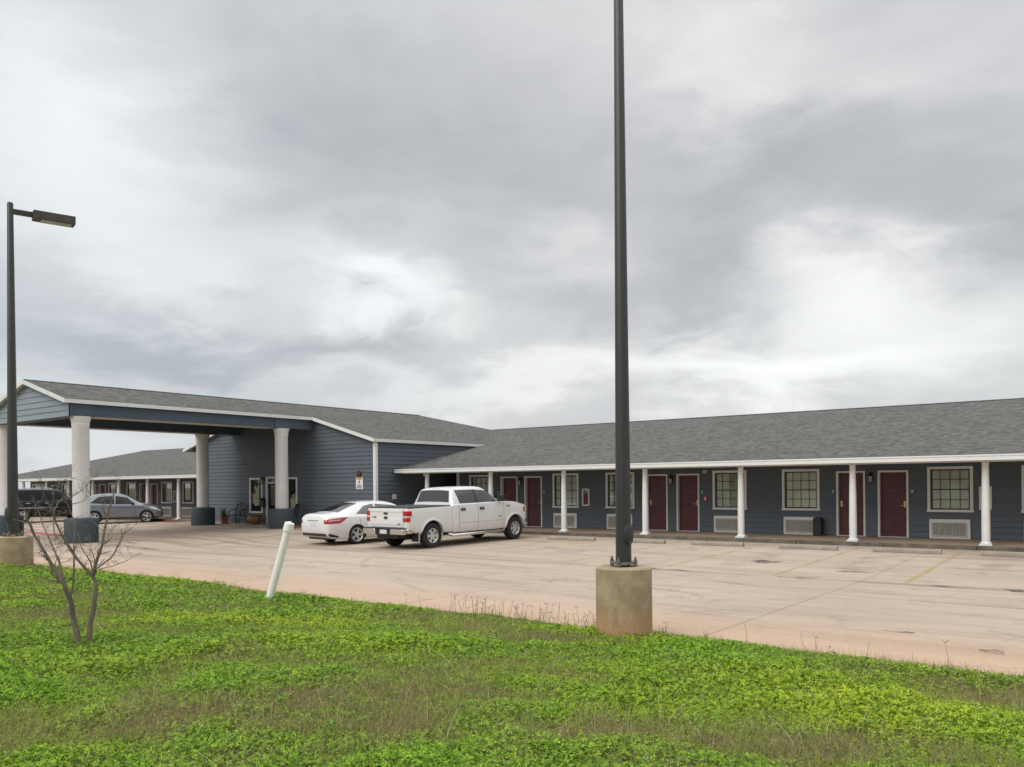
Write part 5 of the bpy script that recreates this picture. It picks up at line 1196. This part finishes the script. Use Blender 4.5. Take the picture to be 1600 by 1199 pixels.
def black_suv():
    s_ = R(14)
    t = thing('large_suv', 'large black sport utility vehicle parked beyond the silver crossover', 'car', (-51.9, 21.3, 0.0), (0, 0, math.pi / 2 - s_))
    W = MT['paint_black']; WB = 3.0
    sh = Shell([(-1.15, 0.55, 0.86, 1.16, 0.84, 1.30, 0.78), (-1.08, 0.42, 0.97, 1.20, 0.93, 1.78, 0.76), (-0.9, 0.36, 1.0, 1.22, 0.95, 1.91, 0.76), (0.4, 0.34, 1.0, 1.22, 0.95, 1.95, 0.76), (1.6, 0.34, 1.0, 1.22, 0.95, 1.93, 0.76), (2.0, 0.34, 1.0, 1.22, 0.95, 1.84, 0.76), (2.65, 0.34, 0.99, 1.21, 0.93, 1.32, 0.86), (3.4, 0.38, 0.97, 1.12, 0.90, 1.22, 0.8), (3.85, 0.42, 0.92, 1.02, 0.86, 1.12, 0.74), (4.0, 0.5, 0.80, 0.92, 0.76, 1.0, 0.66)])
    me = sh.mesh('body', [W, MT['black']], [(0, 0.40), (WB, 0.40)], 0.45, 0.42); bo = link('body', me, t, True)
    sh.panes(t, ([(-0.78, 1.30), (-0.02, 1.28), (-0.02, 1.80), (-0.66, 1.80)], [(0.08, 1.28), (0.98, 1.27), (0.98, 1.82), (0.08, 1.80)], [(1.06, 1.27), (2.25, 1.27), (1.88, 1.68), (1.06, 1.80)]), glass='privacy')
    g = MB(); sh.top_patch(g, 2.04, 2.60, 0.70, 0.80, 0.008); part(g, 'windscreen', MT['carglass'], t, smooth=40)
    for x in (0.15, 1.12):
        for sg in (1, -1):
            h = MB(); y = sh.side(x, 1.1); h.box(x, x + 0.22, sg * y, sg * (y + 0.035), 1.09, 1.13); part(h, 'door_handle', MT['chrome'], t, bevel=0.008)
    for sg in (1, -1):
        tr = MB(); sh.side_patch(tr, [(-0.6, 0.82), (2.6, 0.82), (2.6, 0.86), (-0.6, 0.86)], 0.014, 20, 1, (sg,)); part(tr, 'side_moulding', MT['chrome'], t)
        m = MB(); y = sh.side(2.2, 1.26); m.box(2.14, 2.26, sg * (y + .05), sg * (y + .26), 1.24, 1.44); part(m, 'mirror', MT['black'], t, bevel=0.03)
        rr = MB(); rr.tube([(-0.7, sg * 0.66, 1.93), (-0.6, sg * 0.66, 1.985), (1.4, sg * 0.66, 1.985), (1.55, sg * 0.66, 1.94)], [0.018] * 4, 8); part(rr, 'roof_rail', MT['alloy'], t, smooth=50)
        hl = MB(); hl.box(3.72, 3.93, sg * 0.62, sg * 0.88, 0.80, 1.0); part(hl, 'headlight', MT['clearlamp'], t, bevel=0.03)
        tl = MB(); tl.box(-1.13, -1.0, sg * 0.82, sg * 0.985, 1.0, 1.5); part(tl, 'tail_light', MT['taillight'], t, bevel=0.02)
    k = MB(); k.box(-0.9, 3.6, -0.65, 0.65, 0.30, 0.48); part(k, 'underbody', MT['black'], t)
    add_wheels(t, [(0, 0.86), (0, -0.86), (WB, 0.86), (WB, -0.86)], 0.40, 0.27, 0.25, 6, MT['alloy'], 'plain')
black_suv()

# ------------------------------------------------------------------ bare shrub on the lawn
def shrub():
    D0 = 8.95
    def P(zx, zy, dd=0.0):
        d = ray(zx / 4.282 + 20, zy / 4.282 + 740); k = (D0 + dd) / d.dot(Fv); return Vector((0, 0, EYE)) + d * k
    stems = [([(440, 1140), (425, 1060), (400, 940), (378, 820), (345, 745), (290, 660), (215, 530), (140, 405), (95, 300), (70, 230)], 0.040, -0.3),
             ([(500, 1105), (512, 1040), (535, 930), (555, 770), (540, 690), (560, 620), (590, 480), (630, 300), (660, 180), (705, 40)], 0.036, 0.25),
             ([(385, 840), (405, 720), (412, 560), (405, 460), (418, 330), (370, 210)], 0.015, 0.35),
             ([(345, 745), (310, 600), (245, 440), (200, 330), (150, 210)], 0.016, 0.2),
             ([(545, 700), (480, 630), (400, 530), (330, 420), (290, 330), (272, 280), (262, 220), (270, 140), (320, 60)], 0.018, -0.25),
             ([(272, 300), (275, 400), (300, 430), (340, 455)], 0.010, -0.3),
             ([(265, 250), (235, 180), (190, 90)], 0.008, -0.1), ([(265, 260), (310, 190), (400, 160), (500, 80), (565, 5)], 0.009, 0.3),
             ([(555, 640), (640, 570), (700, 500), (735, 410), (810, 350)], 0.012, 0.3), ([(540, 690), (520, 600), (480, 520), (440, 460)], 0.011, -0.2),
             ([(570, 640), (660, 625), (760, 580), (825, 545)], 0.006, -0.35), ([(400, 800), (450, 740), (510, 690)], 0.010, 0.1), ([(560, 620), (530, 520), (515, 450)], 0.009, 0.2),
             ([(330, 740), (260, 660), (200, 640), (120, 600)], 0.007, -0.3), ([(290, 650), (295, 560), (280, 500)], 0.010, 0.15), ([(215, 530), (165, 480), (80, 400)], 0.009, 0.3),
             ([(590, 480), (640, 420), (690, 350)], 0.007, 0.2), ([(630, 300), (600, 210)], 0.006, -0.2), ([(385, 1100), (365, 980), (370, 900)], 0.007, 0.1), ([(455, 1050), (490, 990), (520, 950)], 0.006, 0.1), ([(400, 520), (460, 420), (420, 330)], .006, -.3), ([(90, 330), (0, 310)], .006, .2), ([(385, 210), (470, 180), (500, 150)], .006, .1)]
    base = P(470, 1135); t = thing('bare_shrub', 'leafless multi-stemmed shrub growing on the lawn in front of the canopy', 'shrub', (base.x, base.y, float(lawn_z(base.x, base.y))))
    rg = random.Random(11); tr = MB(); tw = MB()
    def twig(p, d, L, r, depth):
        pts = [p]; q = p.copy(); dd = d.copy(); n = 5
        for k in range(n):
            dd = (dd + Vector((rg.gauss(0, .28), rg.gauss(0, .28), rg.gauss(0.05, .22)))).normalized(); q = q + dd * L / n; pts.append(q.copy())
            if depth and rg.random() < 0.55: twig(q, (dd + Vector((rg.gauss(0, .7), rg.gauss(0, .7), rg.gauss(0.1, .5)))).normalized(), L * rg.uniform(.3, .6), r * 0.6, depth - 1)
        tw.tube(pts, [max(0.0016, r * (1 - 0.75 * k / n)) for k in range(n + 1)], 5)
    for i, (pp, r, dd) in enumerate(stems):
        n = len(pp); pts = [P(x, y, dd * (k / (n - 1)) + rg.gauss(0, 0.02)) for k, (x, y) in enumerate(pp)]
        if i < 2: pts[0].z = float(lawn_z(pts[0].x, pts[0].y)) - 0.05
        sm = []                                        # rounded, slightly crooked stems
        for a, b in zip(pts, pts[1:]):
            for f in (0, 0.5): sm.append(a.lerp(b, f) + Vector((rg.gauss(0, .006), rg.gauss(0, .006), rg.gauss(0, .004))))
        sm.append(pts[-1])
        r *= 0.88; rr = [r * (1 - 0.80 * k / (len(sm) - 1)) for k in range(len(sm))]
        (tr if i < 2 else tw).tube(sm, [max(0.0022, q) for q in rr], 10 if r > .012 else 6)
        st = 8 if i < 2 else 2
        for k in range(st, len(sm)):
            for _ in range(2):
                if rg.random() < 0.72:
                    d = (sm[k] - sm[k - 1]).normalized(); twig(sm[k], (d + Vector((rg.gauss(0, .8), rg.gauss(0, .8), rg.gauss(0.15, .5)))).normalized(), rg.uniform(0.06, 0.24), max(0.0018, rr[k] * 0.36), 1)
    tr.build('trunk', MT['bark'], t, smooth=60); tw.build('twigs', MT['bark'], t, smooth=60)
shrub()

# ------------------------------------------------------------------ clover, grass, dry stalks
def lawn_cover():
    rg = np.random.default_rng(21)
    f2 = np.array([Fv.x, Fv.y]); r2 = np.array([Rv.x, Rv.y])
    def scatter(n_per, lo, hi, dens):
        """points on the lawn with density dens(depth)"""
        A = (8 + 36) * (hi - lo); n = int(A * n_per)
        x = rg.uniform(-36, 8, n); y = rg.uniform(lo, hi, n)
        dep = x * f2[0] + y * f2[1]; lat = x * r2[0] + y * r2[1]
        k = (dep > 3.2) & (np.abs(lat) < 0.80 * dep + 1.6) & (rg.random(n) < dens(np.maximum(dep, 1)) / n_per) & (y < edge_y(x) - 0.03 + 0.10 * rg.random(n))
        x, y, dep = x[k], y[k], dep[k]
        ok = (np.hypot(x + 5.09, y - 9.18) > 0.36) & (np.hypot(x + 20.1, y - 8.1) > 0.42)
        return x[ok], y[ok], dep[ok]
    def blob(x, y, u, v, ru, rv=None, z=0.2):
        d = ray(u, v); k = (z - EYE) / d.z; c = d * k; rv = rv or ru
        # ellipse in plan, long axis across the view
        a = (x - c.x) * r2[0] + (y - c.y) * r2[1]; b = (x - c.x) * f2[0] + (y - c.y) * f2[1]
        return np.exp(-((a / ru) ** 2 + (b / rv) ** 2))
    def fields(x, y):
        dry = 0.235 + 0.55 * (N1(x * 0.55 + 70, y * 0.55 + 70) - 0.5) + 0.5 * (N2(x * 1.7 + 70, y * 1.7 + 70) - 0.5) + 0.6 * (N3(x * 4.5 + 70, y * 4.5 + 70) - 0.5)
        for (u, v, ru, rv, a) in ((300, 1160, 2.4, 0.6, 0.20), (620, 1130, 1.6, 0.5, 0.08), (100, 1090, 1.2, .5, .08), (420, 1120, 1.0, 0.40, 0.62), (250, 1150, 1.0, 0.4, 0.55), (560, 1160, 0.7, .35, 0.28), (60, 1180, 0.8, .3, 0.45), (90, 960, 0.9, 0.5, 0.5), (150, 985, .5, .4, .3), (640, 1090, 0.9, 0.35, 0.45), (870, 985, 1.0, 0.35, 0.75), (760, 1090, .6, .3, .3), (1585, 1065, 0.9, 0.5, 0.9), (930, 1150, 0.7, .25, 0.3), (1250, 1180, 0.8, .3, 0.35), (1420, 1150, .6, .3, .25), (700, 965, 1.2, .35, .45),
                                  (600, 1005, 1.5, 0.6, -0.6), (240, 900, 2.2, 0.8, -0.5), (120, 905, 1.2, .5, -0.4), (400, 960, 1.8, .7, -0.5), (1080, 1000, 1.0, .4, -0.5), (1340, 1085, 0.8, .35, -0.6), (480, 925, 1.5, .6, -.35), (740, 1000, .8, .35, -.5), (1500, 1110, 1.2, .5, -.35), (1050, 1090, 1.2, .5, -.2), (200, 1000, 1.0, .5, -.25), (40, 1040, .8, .5, -.3)):
            dry = dry + a * blob(x, y, u, v, ru, rv)
        lush = 0.35 + 0.8 * (N4(x * 0.9 + 30, y * 0.9 + 30) - 0.5) + 0.5 * (N2(x * 2.6 + 10, y * 2.6 + 10) - 0.5) - 0.55 * (dry - 0.33)
        yel = np.clip(1.6 * (N3(x * 0.8 + 20, y * 0.8 + 20) - 0.45), 0, 1) + 1.0 * blob(x, y, 340, 965, 1.6, .5) + .6 * blob(x, y, 1200, 1100, 1.6, .6) + .5 * blob(x, y, 950, 1050, 1.0, .5)
        return np.clip(dry, 0, 1), np.clip(lush, 0, 1), np.clip(yel, 0, 1)
    # --- clover: three-leaflet sprigs
    x, y, dep = scatter(3900, -4, 9.7, lambda d: np.clip(3900 * (6.0 / d) ** 1.55, 400, 3900))
    dry, lush, yel = fields(x, y)
    keep = rg.random(len(x)) > np.minimum(dry * 1.0 - 0.12, 0.80); x, y, dep, dry, lush, yel = (a[keep] for a in (x, y, dep, dry, lush, yel))
    n = len(x); h = (0.015 + 0.13 * lush * rg.uniform(0.35, 1.0, n)) * (0.6 + 0.4 * rg.random(n)); z = lawn_z(x, y) + h
    near_edge = np.clip((edge_y(x) - y) / 0.5, 0.25, 1); z = lawn_z(x, y) * 1.0 + h * near_edge
    z = np.where(edge_y(x) - y < 0.12, np.maximum(z - 0.02, lot_z(x, y) + 0.02), z)
    s = 0.0117 * rg.uniform(0.7, 1.35, n) * (0.80 + dep / 20.0) * (0.8 + 0.45 * lush)
    az = rg.uniform(0, 2 * np.pi, n); tx = rg.normal(0, .42, n); ty = rg.normal(0, .42, n)
    tone = rg.random(n)
    dark = np.array([0.085, 0.205, 0.012]); mid = np.array([0.255, 0.42, 0.020]); yl = np.array([0.46, 0.51, 0.022]); ol = np.array([0.27, 0.27, 0.075])
    col = dark + (mid - dark) * np.clip(tone * 1.15 - 0.05 + 0.1 * (1 - lush), 0, 1.15)[:, None]
    col = col + (yl - col) * (yel * rg.random(n) * 0.85)[:, None]; col = col + (ol - col) * (np.clip(dry * 1.1 - .1, 0, 1) * rg.random(n))[:, None]
    V = []; T = []
    for k in range(3):
        a = az + k * 2 * np.pi / 3 + rg.normal(0, .2, n); ca, sa = np.cos(a), np.sin(a)
        for (l, w_, up) in ((0.05, 0.0, 0.0), (0.75, 0.55, 0.12), (1.25, 0.0, -0.05), (0.75, -0.55, 0.12)):
            px = (l * ca - w_ * sa) * s; py = (l * sa + w_ * ca) * s
            V.append(np.stack([x + px, y + py, z + up * s + tx * px + ty * py], 1))
        T.append(col * rg.uniform(0.72, 1.25, n)[:, None])
    V = np.stack(V, 1).reshape(n, 3, 4, 3); T = np.stack(T, 1)
    V = V.reshape(-1, 3); Fq = np.arange(len(V)).reshape(-1, 4)
    o = link('clover', arrays_mesh('clover', V, Fq, T.reshape(-1, 3), MT['leaf'])); o['kind'] = 'stuff'; o['label'] = 'low bright green clover covering the lawn'; o['category'] = 'ground cover'
    # --- blades
    def blades(name, per, dens, accept, hh, ww, colfn, label, seg=2, lean=0.5, tuft=0):
        x, y, dep = scatter(per, -4, 9.62, dens)
        if tuft:
            x = np.repeat(x, tuft) + rg.normal(0, 0.03, len(x) * tuft); y = np.repeat(y, tuft) + rg.normal(0, 0.03, len(y) * tuft); dep = np.repeat(dep, tuft); y = np.minimum(y, edge_y(x) - 0.02)
        dry, lush, yel = fields(x, y)
        k = rg.random(len(x)) < accept(dry, lush); x, y, dep, dry, lush = (a[k] for a in (x, y, dep, dry, lush)); n = len(x)
        H = hh(dry, lush, n) ; w = ww * (0.7 + dep / 14.0) * rg.uniform(.7, 1.3, n); az = rg.uniform(0, 2 * np.pi, n); ln = np.abs(rg.normal(0, lean, n))
        z0 = np.where(edge_y(x) - y < 0.1, lot_z(x, y), lawn_z(x, y)); ca, sa = np.cos(az), np.sin(az); fa = rg.uniform(0, np.pi, n); wx, wy = np.cos(fa) * w, np.sin(fa) * w
        rows = []
        for j in range(seg + 1):
            f = j / seg; out = H * ln * f ** 1.7; zz = z0 + H * f * (1 - 0.28 * np.minimum(ln, 1.6) * f); k_ = 1 - 0.88 * f
            rows.append(np.stack([np.stack([x + out * ca - wx * k_, y + out * sa - wy * k_, zz], 1), np.stack([x + out * ca + wx * k_, y + out * sa + wy * k_, zz], 1)], 1))
        V = np.stack(rows, 1).reshape(n, (seg + 1) * 2, 3); b = np.arange(n)[:, None, None] * ((seg + 1) * 2)
        fq = np.array([[2 * j, 2 * j + 1, 2 * j + 3, 2 * j + 2] for j in range(seg)])[None]
        F_ = (b + fq).reshape(-1, 4); c = colfn(dry, n); T = np.repeat(c, seg, 0)
        o = link(name, arrays_mesh(name, V.reshape(-1, 3), F_, T, MT['leaf'])); o['kind'] = 'stuff'; o['label'] = label; o['category'] = 'grass'
    g0, g1 = np.array([0.16, 0.26, 0.025]), np.array([0.38, 0.42, 0.085]); s0, s1 = np.array([0.28, 0.20, 0.115]), np.array([0.50, 0.39, 0.235]); b0 = np.array([0.14, 0.098, 0.065])
    def gcol(dry, n): a = rg.random(n)[:, None]; c = g0 + (g1 - g0) * a; d = (np.clip(dry * 1.2 - 0.15, 0, 1) * rg.random(n))[:, None]; return c + (s0 - c) * d
    def scol(dry, n): a = rg.random(n)[:, None] ** 1.6; c = s0 + (s1 - s0) * a; k = (rg.random(n) < 0.35)[:, None]; return np.where(k, b0 + (s0 - b0) * a, c)
    blades('green_grass', 2600, lambda d: np.clip(2600 * (6 / d) ** 1.4, 220, 2600), lambda dry, lush: 0.42 + 0.85 * dry, lambda dry, lush, n: rg.uniform(0.03, 0.12, n), 0.0017, gcol, 'fine green grass blades among the clover', 2, 0.7)
    blades('dry_grass', 2400, lambda d: np.clip(2400 * (6 / d) ** 1.4, 200, 2400), lambda dry, lush: np.clip(dry * 1.25 - 0.16, 0.02, 1), lambda dry, lush, n: rg.uniform(0.02, 0.085, n), 0.0017, scol, 'short dry brown grass in worn patches of lawn', 2, 1.2)
    blades('straw_stalks', 48, lambda d: np.clip(48 * (6 / d) ** 1.0, 10, 48), lambda dry, lush: 0.10 + 0.5 * dry, lambda dry, lush, n: rg.uniform(0.12, 0.34, n), 0.0021, lambda dry, n: s1 + (np.array([0.50, 0.42, 0.25]) - s1) * rg.random(n)[:, None], 'long pale straw stalks lying over the lawn', 5, 1.1)
    blades('grass_tufts', 2.6, lambda d: np.full_like(d, 2.6), lambda dry, lush: np.full_like(dry, 1.0), lambda dry, lush, n: rg.uniform(0.06, 0.19, n), 0.0022, lambda dry, n: np.array([0.12, 0.19, 0.045]) + (np.array([0.34, 0.34, 0.13]) - np.array([0.12, 0.19, 0.045])) * rg.random(n)[:, None], 'taller olive grass tufts scattered over the lawn', 4, 0.75, 26)
    # broad-leaved weeds lying flat among the clover
    x, y, dep = scatter(5.0, -4, 9.3, lambda d: np.full_like(d, 5.0)); n = len(x); V = []; T = []
    for i in range(n):
        nl = rg.integers(5, 9); L = rg.uniform(0.022, 0.055); z0 = float(lawn_z(x[i], y[i])) + rg.uniform(0.02, 0.07); c0 = np.array([0.12, 0.215, 0.03]) * rg.uniform(0.7, 1.6)
        for k in range(nl):
            a = 2 * np.pi * k / nl + rg.normal(0, .25); l = L * rg.uniform(.7, 1.15); w = l * 0.24; u_ = np.array([np.cos(a), np.sin(a), 0]); v_ = np.array([-np.sin(a), np.cos(a), 0]); up = rg.uniform(0.15, 0.6) * l; p0 = np.array([x[i], y[i], z0])
            V += [p0, p0 + u_ * l * .6 - v_ * w + [0, 0, up], p0 + u_ * l + [0, 0, up * 0.7], p0 + u_ * l * .6 + v_ * w + [0, 0, up]]; T.append(c0 * rg.uniform(.85, 1.15))
    o = link('weeds', arrays_mesh('weeds', np.array(V), np.arange(len(V)).reshape(-1, 4), np.array(T), MT['leaf'])); o['kind'] = 'stuff'; o['label'] = 'small broad-leaved weeds among the clover'; o['category'] = 'weeds'
    # --- little yellow flowers
    x, y, dep = scatter(110, -4, 9.4, lambda d: np.clip(110 * (6 / d), 25, 110)); dry, lush, yel = fields(x, y); k = rg.random(len(x)) < 0.05 + 0.3 * yel; x, y, dep, lush = x[k], y[k], dep[k], lush[k]; n = len(x)
    s = 0.0042 * (0.8 + dep / 16); z = lawn_z(x, y) + 0.03 + 0.13 * lush; V = []
    for k in range(6): V.append(np.stack([x + s * math.cos(k * math.pi / 3), y + s * math.sin(k * math.pi / 3), z + s * 0.5 * math.sin(k * math.pi / 3)], 1))
    V = np.stack(V, 1).reshape(-1, 3); o = link('clover_flowers', arrays_mesh('clover_flowers', V, np.arange(len(V)).reshape(-1, 6), np.tile([[0.5, 0.46, 0.03]], (n, 1)), MT['leaf'])); o['kind'] = 'stuff'; o['label'] = 'tiny yellow flowers dotted through the clover'; o['category'] = 'flowers'
    # --- seed stalks standing at the slab edge
    mb = MB(); r_ = random.Random(8)
    for i in range(95):
        u = r_.choice([r_.uniform(690, 925)] * 6 + [r_.uniform(560, 1000), r_.uniform(1000, 1500)]); d = ray(u, 0); q = 9.3 / d.y * r_.uniform(0.985, 1.01); X, Y = d.x * q, d.y * q
        if math.hypot(X + 5.09, Y - 9.18) < 0.4: continue
        H = r_.uniform(0.08, 0.30); lean = Vector((r_.gauss(0, .15), r_.gauss(0, .15), 1)) * H; b = Vector((X, Y, 0.02))
        mb.tube([b, b + lean * 0.5 + Vector((r_.gauss(0, .01), 0, 0)), b + lean], [0.0022, 0.002, 0.0015], 4)
        for _ in range(r_.choice((0, 2, 3, 4))): a = r_.uniform(0, 6.28); mb.tube([b + lean, b + lean + Vector((math.cos(a) * .05, math.sin(a) * .05, r_.uniform(0.0, 0.05)))], [0.0022, 0.001], 4)
    o = mb.build('seed_stalks', grained('straw', (0.13, 0.085, 0.05), 0.9, 0.3, 5, 30, 0)); o['kind'] = 'stuff'; o['label'] = 'thin brown seed stalks along the concrete edge'; o['category'] = 'grass'
lawn_cover()

# ------------------------------------------------------------------ wooded belt across the road behind the viewer (seen in the window reflections)
def tree_belt():
    rg = np.random.default_rng(5); V = []; T = []
    for i in range(70):
        cx_, cy_ = -150 + i * 3.6 + rg.normal(0, 1.2), -62 + rg.normal(0, 5) - 0.0 * i; H = rg.uniform(4.5, 8.5); W_ = rg.uniform(2.2, 4.0); n = 420
        q = rg.normal(0, 1, (n, 3)); q /= np.linalg.norm(q, axis=1)[:, None]; q *= rg.uniform(0.45, 1.05, n)[:, None]
        c = np.array([cx_, cy_, H * 0.55 - 0.3]) + q * np.array([W_, W_, H * 0.5]); sz = rg.uniform(0.25, 0.6, n)[:, None]
        a = rg.normal(0, 1, (n, 3)); a /= np.linalg.norm(a, axis=1)[:, None]; b = np.cross(a, rg.normal(0, 1, (n, 3))); b /= np.linalg.norm(b, axis=1)[:, None]
        V.append(np.stack([c - a * sz, c - b * sz, c + a * sz, c + b * sz], 1)); T.append(np.array([0.055, 0.05, 0.032]) * rg.uniform(0.6, 1.5, n)[:, None])
    V = np.concatenate(V).reshape(-1, 3); o = link('woodland', arrays_mesh('woodland', V, np.arange(len(V)).reshape(-1, 4), np.concatenate(T), MT['leaf']))
    o['kind'] = 'stuff'; o['label'] = 'dull winter tree belt across the road'; o['category'] = 'trees'
tree_belt()
